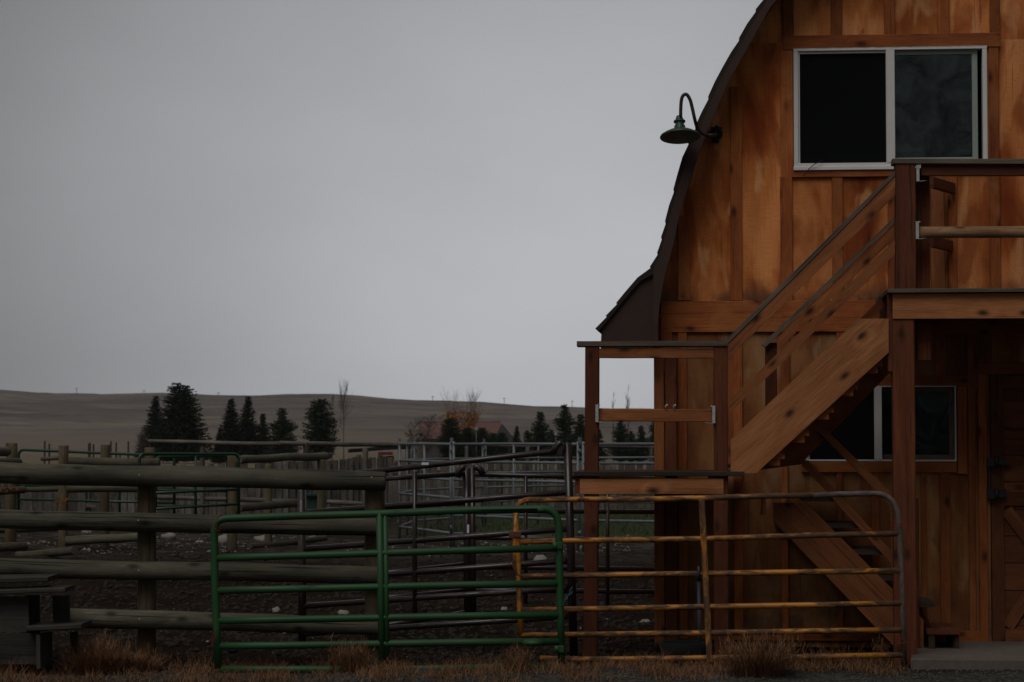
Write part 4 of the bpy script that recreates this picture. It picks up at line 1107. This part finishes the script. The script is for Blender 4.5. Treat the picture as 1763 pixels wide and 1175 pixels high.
m = MB(); P = at(668, 781, 49.3); m.beam(P-Vector((.2, 0, 0)), P+Vector((.1, 0, 0)), .3, .07); m.beam(P+Vector((-.16, .1, -.12)), P+Vector((.12, .1, -.1)), .3, .1); m.build('body', M['rust'], mc); m = MB()
m.tube([P+Vector((-.2, 0, -.1)), P+Vector((-.2, 0, -1.3))], .04, 8); m.tube([P+Vector((.08, 0, -.1)), P+Vector((.08, 0, -1.38))], .03, 8); m.build('stand', M['black'], mc)

# ------------------------------------------------------------------ stones
def stone(p, r, label=None, mat='stone', seed=0):
    m = MB(); n1, n2 = 9, 6; base = 0; rr = random.Random(seed)
    sx, sz = rr.uniform(.8, 1.3), rr.uniform(.5, .8)
    prof = []
    for i in range(n2+1):
        th = PI*i/n2
        for k in range(n1):
            ph = 2*PI*k/n1; q = Vector((math.sin(th)*math.cos(ph), math.sin(th)*math.sin(ph), math.cos(th)))
            f_ = 1+.35*noise.noise(q*1.3+Vector((seed*3.1, 0, 0)))+.15*noise.noise(q*3+Vector((seed, 5, 0)))
            m.v.append(Vector(p)+Vector((q.x*sx, q.y, q.z*sz+.3))*r*f_)
    for i in range(n2):
        for k in range(n1):
            j = (k+1) % n1; m.face([i*n1+k, i*n1+j, (i+1)*n1+j, (i+1)*n1+k][::-1], [(0, 0)]*4, .5, True)
    return m
for i, (x, y, r_, lab) in enumerate(((476, 1054, .050, 'roundest pale stone, seen between green gate rails'), (592, 1058, .045, 'greyish stone behind the green gate, left of its centre brace'),
        (868, 1051, .045, 'flat pale stone just left of the yellow gate end'), (1112, 1072, .06, 'grey rock between the landing post and the barn corner'), (1043, 1070, .028, 'small white stone beside the landing post'),
        (930, 965, .085, 'grey rock in the pen above the green gate rail'), (450, 930, .13, 'large grey rock left of the front brown pipe post'), (384, 934, .13, 'large brownish rock by the green gate corner'), (541, 932, .12, 'round tan rock just right of the brown pipe post'), (290, 926, .12, 'pale rock beside the front fence post'), (150, 918, .10, 'white rock below the second fence rail'))):
    p = gr(x, y); tag(stone(Vector((p.x, p.y, gh(p.x, p.y)-.01)), r_, seed=i+1).build('stone', M['stone']), lab, 'stone')
m = MB(); rs = random.Random(5)
def pebble(m, p, r):
    base = len(m.v); o = [Vector((1, 0, 0)), Vector((.2, 1, 0)), Vector((-1, .2, 0)), Vector((-.2, -1, 0)), Vector((0, 0, .7)), Vector((0, 0, -.5))]
    a = rs.random()*6.28; ca, sa = math.cos(a), math.sin(a)
    for q in o: q = Vector((q.x*ca-q.y*sa, q.x*sa+q.y*ca, q.z))*r*rs.uniform(.7, 1.2); m.v.append(p+q)
    t = rs.random()
    for f_ in ((0, 1, 4), (1, 2, 4), (2, 3, 4), (3, 0, 4), (1, 0, 5), (2, 1, 5), (3, 2, 5), (0, 3, 5)): m.face([base+i for i in f_], [(0, 0)]*3, t, True)
for i in range(1200):
    y = rs.uniform(922, 955) if rs.random() < .75 else rs.uniform(975, 1130); x = rs.uniform(-50, 1130)
    if 905 < y < 975 and not (noise.noise(Vector((x*.012, y*.03, 0))) > -.15): continue
    p = gr(x, y)
    pebble(m, Vector((p.x, p.y, gh(p.x, p.y)+.005)), (rs.uniform(.010, .028) if rs.random() < .95 else rs.uniform(.035, .06))*(1 if y < 975 else .35))
tag(m.build('small_stones', M['stone']), 'small pale stones strewn over the dark pen mud', 'stones', kind='stuff')
M['clod'] = plain('mud_clod', (.015, .009, .0055), .9, var=.4, bump=.5)
m = MB()
for i in range(5200):
    x = rs.uniform(-60, 1140); y = rs.uniform(950, 1150); p = gr(x, y)
    pebble(m, Vector((p.x, p.y, gh(p.x, p.y))), rs.uniform(.012, .05))
tag(m.build('mud_clods', M['clod']), 'trampled clods of dark mud inside the pens', 'mud', kind='stuff')
M['gravel'] = plain('road_gravel', (.055, .052, .046), .9, var=.5, scale=3)
m = MB()
for i in range(6000):
    x = rs.uniform(-60, 1830); y = rs.uniform(1142, 1200); p = gr(x, y)
    if x > 1560 and y < 1150: continue
    pebble(m, Vector((p.x, p.y, gh(p.x, p.y))), rs.uniform(.004, .016))
tag(m.build('gravel', M['gravel']), 'fine grey gravel along the bottom edge', 'gravel', kind='stuff')

# ------------------------------------------------------------------ grasses and weeds
def blade(m, p, d, L, w, bend, t, seg=3):
    side = d.cross(ZV); side = side.normalized() if side.length > .01 else Vector((1, 0, 0))
    prev = None; q = Vector(p); dd = Vector(d)
    for k in range(seg+1):
        ww = w*(1-k/seg*.85); a = q-side*ww/2; b = q+side*ww/2
        i0 = len(m.v); m.v += [a, b]
        if prev is not None: m.face([prev, prev+1, i0+1, i0], [(0, 0)]*4, t)
        prev = i0; q = q+dd*(L/seg); dd = (dd+bend/seg).normalized()
def bush(name, label, px, py, w, h, n, mat, cat='weed', seed=1, fork=True, lean=0.0, group=None, Yoff=0.0):
    r = random.Random(seed); base = gr(px, py); base.y += Yoff; base.z = gh(base.x, base.y)-.01; m = MB()
    for i in range(n):
        a = r.random()*6.28; sp = r.random()**.6
        ob = Vector((math.cos(a), math.sin(a), 0))*w*.35*r.random()
        d = Vector((math.cos(a)*sp*w/h*.9+lean, math.sin(a)*sp*w/h*.9, 1)).normalized(); L = h*r.uniform(.45, 1.05)*(1-.25*sp)
        t = r.random(); bend = Vector((r.uniform(-.5, .5), r.uniform(-.5, .5), r.uniform(-.5, .1)))
        blade(m, base+ob, d, L, .005, bend, t, 4)
        if fork:
            for k in range(4):
                f_ = r.uniform(.3, .95); q = base+ob+d*L*f_
                blade(m, q, (d+Vector((r.uniform(-1, 1), r.uniform(-1, 1), r.uniform(-.2, .6)))*.8).normalized(), L*.28*r.uniform(.5, 1.2), .0035, bend, t, 2)
    return tag(m.build(name, M[mat]), label, cat, group)
bush('dry_bush', 'bushy orange-brown dry weed in front of the left fence post', 165, 1156, .46, .30, 1300, 'dry', 'bush', 3)
bush('dry_bush', 'low orange-brown weed hugging the front fence post', 240, 1152, .34, .20, 520, 'dry', 'bush', 4)
bush('dry_bush', 'dense brown tumbleweed below the yellow gate brace', 1308, 1164, .56, .33, 850, 'weed', 'bush', 5)
bush('dry_bush', 'thin orange weed under the green gate left of its brace', 608, 1158, .20, .26, 300, 'dry', 'bush', 6)
bush('dry_bush', 'tall spindly dry weed with a pale seed head before the green gate', 578, 1158, .07, .30, 26, 'dry', 'bush', 7, lean=-.1)
bush('dry_bush', 'sparse straw weed by the yellow gate hinge end', 893, 1158, .16, .22, 140, 'dry', 'bush', 8)
bush('dry_bush', 'wispy dark weed right of the tumbleweed', 1430, 1140, .3, .17, 200, 'weed', 'bush', 9, Yoff=.1)
bush('dry_bush', 'upright pale straw beside the deck post foot', 1522, 1136, .10, .20, 70, 'weed', 'bush', 10, Yoff=.1)
bush('dry_bush', 'loose dry weed below the wooden steps', 25, 1152, .22, .22, 160, 'dry', 'bush', 11)
m = MB(); r = random.Random(11)
for i in range(520):
    u = r.random(); x = r.uniform(-40, 1260) if u < .85 else r.uniform(1260, 1560)
    dens = noise.noise(Vector((x*.02, 3, 0)))
    y = r.uniform(1148, 1176) if u < .7 else r.uniform(1138, 1160)
    if dens < -.15 and r.random() < .85: continue
    p = gr(x, y); p.z = gh(p.x, p.y)-.005; k_ = r.randint(8, 60); hh = r.uniform(.035, .13)*(1.15+dens)
    tn = r.random()
    for k in range(k_):
        a = r.random()*6.28; sp = r.random()
        d = Vector((math.cos(a)*sp*1.3, math.sin(a)*sp*1.3, 1)).normalized()
        blade(m, p+Vector((r.gauss(0, .06), r.gauss(0, .05), 0)), d, hh*r.uniform(.4, 1.2), .004, Vector((r.uniform(-1.3, 1.3), r.uniform(-1.3, 1.3), r.uniform(-2.2, 0))), min(1, max(0, tn*.6+r.random()*.4)))
tag(m.build('dry_grass', M['dry']), 'straw coloured dry grass along the gates', 'grass', kind='stuff')
m = MB()
for i in range(2600):
    x = r.uniform(-100, 1300); p = gr(x, r.uniform(872, 925)); p.z = 0
    if p.x < -1.8 and r.random() < .8: continue
    for k in range(3):
        blade(m, p+Vector((r.uniform(-.1, .1), r.uniform(-.1, .1), 0)), Vector((r.uniform(-.5, .5), r.uniform(-.5, .5), 1)).normalized(), r.uniform(.05, .16), .015, Vector((r.uniform(-.5, .5), 0, -.3)), r.random(), 2)
tag(m.build('pen_grass', M['drygreen']), 'short green grass inside the round pen', 'grass', kind='stuff')
def litter(label, spots, Yf, n, seed):
    r = random.Random(seed); m = MB()
    for i in range(n):
        x0, y0, x1, y1 = spots[i % len(spots)]; t = r.random(); p = at(x0+(x1-x0)*t, y0+(y1-y0)*t+r.gauss(0, 1.5), Yf+r.uniform(-.05, .05))
        for k in range(2): blade(m, p, Vector((r.uniform(-1, 1), r.uniform(-1, 1), r.uniform(-.3, 1))).normalized(), r.uniform(.03, .09), .02, Vector((0, 0, -.5)), r.random(), 2)
    return tag(m.build('leaf_litter', M['orangeleaf']), label, 'leaves', kind='stuff')
litter('bright orange leaves lying on the far left log', [(0, 846, 32, 843)], 32.85, 36, 1)
litter('orange leaves caught on the brown pen post', [(92, 862, 118, 858), (98, 868, 112, 866)], 34.6, 30, 2)

# ------------------------------------------------------------------ trees
def conifer(label, px, ytop, hw, Y, seed, kind='spruce', name='spruce_tree', tops=1, fat=1.0, mat='needle', group='evergreens in front of the hills'):
    r = random.Random(seed); top = at(px, ytop, Y); h = top.z; W_ = hw*Y/F
    t = thing(name, label, 'tree', Vector((top.x, Y, 0)), 0, group)
    m = MB(); m.tube([(top.x, Y, 0), (top.x+.02*h*.2, Y, h*.5), (top.x, Y, h*.97)], .1, 7, rad=[h*.022, h*.014, .01]); m.build('trunk', M['bark'], t)
    m = MB(); sc = h/7.0
    apex = [Vector((top.x, Y, h))]
    if tops == 2: apex.append(Vector((top.x+W_*.34, Y-.1, h*.975)))
    for ai, ap in enumerate(apex):
        z = .05*h
        while z < ap.z*.99:
            f = z/ap.z
            if kind == 'spruce': rad = W_*1.35*(1-f)**(.85 if tops == 1 else .62)*(1 if tops == 1 else .72)
            elif kind == 'round': rad = W_*math.sqrt(max(0, 1-(max(0, f-.25)/.76)**2))*(.75+.25*min(1, f*4))*fat
            else: rad = W_*1.3*((1-f)**.62)*(.75+.6*noise.noise(Vector((seed*1.7, f*5.5, 0)))+.1)
            nbr = max(8, int((40 if kind == 'spruce' else 18)*(rad/W_)+5))
            for b in range(nbr):
                a = r.random()*6.28; L = rad*r.uniform(.5, 1.22)+.08*sc
                dr_ = Vector((math.cos(a), math.sin(a), 0)); c = Vector((ap.x, ap.y, z+r.uniform(-.06, .06)*sc))
                ns = max(3, int(L/(.16*sc)))
                for k in range(ns):
                    s_ = (k+r.random())/ns
                    rise = (-.10*s_*(1-f)+.16*s_*s_) if kind == 'spruce' else (.25*s_)
                    p = c + dr_*L*s_ + ZV*L*rise
                    for q in range(3):
                        dd = (dr_*r.uniform(.2, 1.0)+Vector((r.uniform(-.8, .8), r.uniform(-.8, .8), r.uniform(-.35, .25) if kind == 'spruce' else r.uniform(-.4, .6)))).normalized()
                        ll = (.21 if kind == 'spruce' else .22)*min(sc, 1)*r.uniform(.6, 1.3)
                        sd_ = dd.cross(Vector((r.uniform(-1, 1), r.uniform(-1, 1), r.uniform(-1, 1)))).normalized()*ll*.24
                        i0 = len(m.v); m.v += [p-sd_, p+sd_, p+dd*ll+sd_*.3, p+dd*ll-sd_*.3]
                        m.face([i0, i0+1, i0+2, i0+3], [(0, 0)]*4, r.random())
            z += (.19 if kind == 'spruce' else .17)*sc
    m.build('crown', M[mat], t)
    return t
TY = 190
conifer('slim dark spruce leaning out on the left of the big one', 268, 680, 24, TY+4, 1)
conifer('biggest dark spruce with a double top', 304, 658, 47, TY, 2, tops=2)
conifer('pointed spruce with visible tiers just left of the centre pair', 398, 685, 24, TY, 3)
conifer('slim dense spruce with the sharpest tip', 427, 681, 22, TY+2, 4)
conifer('little ragged spruce at the foot of the tiered one', 378, 738, 11, TY-4, 5)
conifer('small ragged pine between the sharp spruce and the wide pine', 453, 712, 17, TY+5, 6, 'pine', 'pine_tree', mat='pine')
conifer('wide flat-topped pine with a long low right branch', 486, 703, 30, TY, 7, 'pine', 'pine_tree', mat='pine')
conifer('dense rounded evergreen beside the tall bare poplar', 551, 688, 29, TY-3, 8, 'round', 'evergreen_tree', mat='pine', fat=.95)
conifer('rounded evergreen covering the left of the red roof', 775, 721, 21, TY, 9, 'round', 'evergreen_tree', mat='pine')
conifer('low evergreen below the orange autumn tree', 806, 737, 17, TY+2, 10, 'round', 'evergreen_tree', mat='pine')
conifer('low evergreen left of the house gable', 830, 737, 17, TY-2, 11, 'round', 'evergreen_tree', mat='pine')
conifer('small evergreen under the house gable', 864, 745, 14, TY-2, 12, 'round', 'evergreen_tree', mat='pine')
conifer('small pointed evergreen right of the house', 890, 733, 11, TY, 13, 'spruce', 'evergreen_tree', mat='pine')
conifer('pointed evergreen halfway between the house and the landing', 930, 709, 24, TY, 14, 'pine', 'evergreen_tree', mat='pine')
conifer('tallest evergreen left of the landing post', 972, 697, 26, TY-2, 15, 'pine', 'evergreen_tree', mat='pine')
conifer('evergreen half hidden by the landing post', 1000, 713, 20, TY+2, 16, 'pine', 'evergreen_tree', mat='pine')
conifer('evergreen standing alone in the gap under the landing rail', 1069, 725, 21, TY, 17, 'pine', 'evergreen_tree', mat='pine')
conifer('lower evergreen left of the barn corner', 1104, 733, 19, TY+1, 18, 'pine', 'evergreen_tree', mat='pine')
conifer('evergreen cut by the barn corner', 1128, 722, 17, TY-2, 19, 'pine', 'evergreen_tree', mat='pine')
conifer('low dark evergreen between the house gable and the pointed evergreen', 908, 741, 16, TY+3, 31, 'pine', 'evergreen_tree', mat='pine')
conifer('low dark evergreen filling the gap left of the tallest evergreen', 950, 740, 17, TY+3, 32, 'pine', 'evergreen_tree', mat='pine')
conifer('low dark evergreen just right of the landing post', 1030, 739, 16, TY+3, 33, 'pine', 'evergreen_tree', mat='pine')
conifer('low dark evergreen between the two trees under the landing rail', 1087, 742, 15, TY+4, 34, 'pine', 'evergreen_tree', mat='pine')
conifer('low dark evergreen squeezed below the house roof edge', 848, 746, 15, TY+1, 35, 'round', 'evergreen_tree', mat='pine')
conifer('low dark evergreen between the rounded one and the orange tree', 794, 748, 14, TY+4, 36, 'round', 'evergreen_tree', mat='pine')
def bare(label, px, ytop, hw, Y, seed, name='bare_tree', leaves=None, nleaf=0, up=.8, stems=1, thick=.75, low=.12, twig='twig'):
    r = random.Random(seed); top = at(px, ytop, Y); h = top.z; W_ = hw*Y/F
    t = thing(name, label, 'tree', Vector((top.x, Y, 0))); tr_ = MB(); tw = MB(); lf_ = MB()
    def grow(p, d, L, rr, lev, mbx):
        pts = [p]; q = Vector(p); dd = Vector(d)
        for k in range(4):
            dd = (dd+Vector((r.uniform(-.12, .12), r.uniform(-.12, .12), r.uniform(0, .08)))).normalized(); q = q+dd*L/4; pts.append(q)
        mbx.tube(pts, rr, 4, cap=False, rad=[rr*(1-.2*k) for k in range(5)])
        if leaves and lev >= 2 and pts[-1].z < h*.8 and r.random() < .8:
            for k in range(nleaf):
                c = pts[r.randint(1, 4)]+Vector((r.gauss(0, .12), r.gauss(0, .12), r.gauss(0, .12))); s1 = Vector((r.uniform(-1, 1), r.uniform(-1, 1), r.uniform(-1, 1))).normalized()*.10; s2 = s1.orthogonal().normalized()*.07
                i0 = len(lf_.v); lf_.v += [c-s1, c-s2, c+s1, c+s2]; lf_.face([i0, i0+1, i0+2, i0+3], [(0, 0)]*4, r.random())
        if lev < 3:
            n = 5 if lev < 2 else 4
            for k in range(n):
                f = r.uniform(.25, 1.0); i = min(3, int(f*4)); c = pts[i].lerp(pts[i+1], f*4-i)
                a = r.random()*6.28; o = Vector((math.cos(a), math.sin(a), 0))
                grow(c, (dd*up+o*(1-up)*1.6+ZV*.3).normalized(), L*r.uniform(.35, .6), rr*.55, lev+1, tw)
    for s_ in range(stems):
        a = r.random()*6.28
        d = Vector((math.cos(a)*(.0 if stems == 1 else W_/h*.8), math.sin(a)*(.0 if stems == 1 else W_/h*.8), 1)).normalized()
        H = h*(r.uniform(.75, 1) if s_ else .97)
        pts = [Vector((top.x, Y, 0))+d*H*k/8+Vector((r.uniform(-.02, .02), 0, 0))*h*.15 for k in range(9)]
        tr_.tube(pts, .06, 6, rad=[.010*h*thick*(1-k/8*.85) for k in range(9)])
        for k in range(26):
            f = low+(1-low)*r.random(); i = min(7, int(f*8)); c = pts[i].lerp(pts[i+1], f*8-i)
            a2 = r.random()*6.28; o = Vector((math.cos(a2), math.sin(a2), 0)); L = W_*1.15*(1-f*.45)*r.uniform(.6, 1.2)/max(.35, (1-up)*1.9)
            L = min(L, h*.4, (1.03*h-c.z)*1.1+.05)
            grow(c, (ZV*up+o*(1-up)*1.6).normalized(), L, .019*thick, 1, tw)
    tr_.build('trunk', M[twig], t); tw.build('branches', M[twig], t)
    if leaves: lf_.build('leaves', M[leaves], t)
    return t
bare('tall bare poplar right of the rounded evergreen', 592, 670, 16, TY+6, 21, 'bare_poplar', up=.84, low=.4, thick=.8)
bare('orange autumn tree rising behind the evergreens by the house', 793, 686, 30, TY+12, 22, 'autumn_tree', 'autumn', 2, up=.74, stems=3, twig='otwig', thick=.5)
bare('reddish bare bush left of the red roof', 727, 716, 24, TY, 23, 'bare_tree', up=.5, stems=5)
bare('tall thin bare tree seen through the landing rails', 1081, 668, 8, TY+8, 24, up=.8)
bare('fine bare treetop left of the one seen through the landing rails', 1056, 682, 5, TY+8, 25, up=.85)
bare('bare shrub at the left foot of the big spruces', 244, 742, 12, TY-6, 26, 'bare_tree', up=.55, stems=4)
bare('faint bare sapling left of the tall poplar', 572, 682, 6, TY+6, 27, up=.8)

# ------------------------------------------------------------------ farmhouse
hs2 = thing('house', 'low house with faded red metal roof behind the evergreens', 'house', Vector((at(800, 760, 250).x, 250, 0)))
YH = 250
m = MB()
xa, xb = at(722, 740, YH).x, at(862, 740, YH).x; zr = at(800, 728, YH).z; ze = at(800, 754, YH).z
m.prism([(xa+.4, YH-1.8, 0), (xb+.9, YH-1.8, 0), (xb+.9, YH-1.8, ze), (xa+.4, YH-1.8, ze)], (0, 5, 0)); m.build('wall', M['housewall'], hs2)
m = MB()
m.prism([(xa, YH-2.2, ze-.1), (xb, YH-2.2, ze-.1), (xb, YH, zr), (xa, YH, zr)], (0, .1, .12)); m.prism([(xa, YH+2.4, ze-.1), (xb, YH+2.4, ze-.1), (xb, YH+.12, zr), (xa, YH+.12, zr)], (0, -.1, .12)); m.build('roof', M['redroof'], hs2)
m = MB(); gx = at(880, 752, YH).x
m.prism([(xb-.7, YH-2.6, 0), (gx+.35, YH-2.6, 0), (gx+.35, YH-2.6, ze-.1), (xb+.15, YH-2.6, zr-.1), (xb-.7, YH-2.6, ze-.1)], (0, 2, 0)); m.build('gable', M['housewall'], hs2)
for x, y, lab in ((957, 748, 'white round dish right of the farmhouse'), (820, 739, 'white round dish on the evergreens before the house')):
    m = MB(); p = at(x, y, 183); m.lathe(p, (-.3, -1, .3), [(0, -.05), (.08, -.03), (.15, .0), (.155, .015), (0, -.04)], 16); m.tube([p, Vector((p.x, p.y+.1, 0))], .02, 6)
    tag(m.build('satellite_dish', M['galv']), lab, 'dish')
pile = thing('scrap_pile', 'heap of pale boards beyond the round pen, left of the house', 'pile', gr(712, 787))
m = MB()
for k in range(14):
    p = at(712+rnd.uniform(-14, 14), 750+rnd.uniform(0, 12), 120+rnd.uniform(-1, 1)); d = Vector((rnd.uniform(-.5, .5), rnd.uniform(-.2, .2), rnd.uniform(.1, .5)))
    m.beam(p, p+d, .16, .04)
m.build('boards', M['concrete'], pile); m = MB(); m.prism([at(697, 800, 121), at(724, 800, 121), at(722, 756, 121), at(712, 748, 121), at(701, 758, 121)], (0, .8, 0))
m.build('heap', M['concrete'], pile)
# ------------------------------------------------------------------ power poles on the ridge
for i, (x, y0) in enumerate(((132, 668), (248, 672), (376, 676), (503, 678), (745, 682), (868, 685), (985, 690))):
    Yp = 1500; yb = interp(RIDGE, x); b = at(x, yb+3, Yp); tpt = at(x, y0, Yp)
    t = thing('power_pole', ['leftmost tiny power pole on the ridge', 'power pole on the ridge just left of the spruces', 'power pole on the ridge between the spruce groups', 'power pole on the ridge left of the rounded evergreen', 'power pole on the ridge left of the autumn tree', 'power pole on the ridge above the house gable', 'power pole on the ridge beside the landing post'][i], 'power pole', b, 0, 'power poles along the ridge')
    m = MB(); m.tube([b, tpt], .17, 6); m.build('pole', M['bark'], t)
    m = MB(); c = b.lerp(tpt, .93); m.beam(c-Vector((1.2, 0, 0)), c+Vector((1.2, 0, 0)), .2, .2); m.build('crossarm', M['bark'], t)
# small wire fence posts in the field beyond the pens
posts_ = ((540//4+20, 770, 762), (191, 770, 760), (200, 770, 762), (221, 770, 760), (77, 770, 760), (85, 772, 764), (153, 772, 764), (161, 772, 765))
m0 = None
for i, (x, yb, yt) in enumerate(posts_):
    Yq = 70; p = at(x, yt, Yq); m = MB(); m.log(Vector((p.x, Yq, -.1)), p, .028, n=8, seg=4)
    tag(m.build('field_post', M['bark']), 'small dark post standing in the tan field beyond the pens', 'post', 'small posts in the field beyond the pens')

# ------------------------------------------------------------------ air
HAZE = 0.00009
if HAZE:
    me = bpy.data.meshes.new('haze'); x0, x1, y0, y1, z0, z1 = -1550, 2050, -320, 2250, -62, 75
    vs = [(x, y, z) for x in (x0, x1) for y in (y0, y1) for z in (z0, z1)]
    me.from_pydata(vs, [], [(0, 1, 3, 2), (4, 6, 7, 5), (0, 4, 5, 1), (2, 3, 7, 6), (0, 2, 6, 4), (1, 5, 7, 3)])
    hm = bpy.data.materials.new('haze_air'); hm.use_nodes = True; nt = hm.node_tree; nt.nodes.clear()
    out = nt.nodes.new('ShaderNodeOutputMaterial'); pv = nt.nodes.new('ShaderNodeVolumePrincipled')
    pv.inputs['Color'].default_value = (.93, .93, .95, 1); pv.inputs['Density'].default_value = HAZE; pv.inputs['Anisotropy'].default_value = .0
    nt.links.new(pv.outputs[0], out.inputs['Volume']); me.materials.append(hm)
    o = bpy.data.objects.new('haze', me); COL.objects.link(o); tag(o, kind='stuff'); o['label'] = 'thin grey haze in front of the hills'; o['category'] = 'haze'
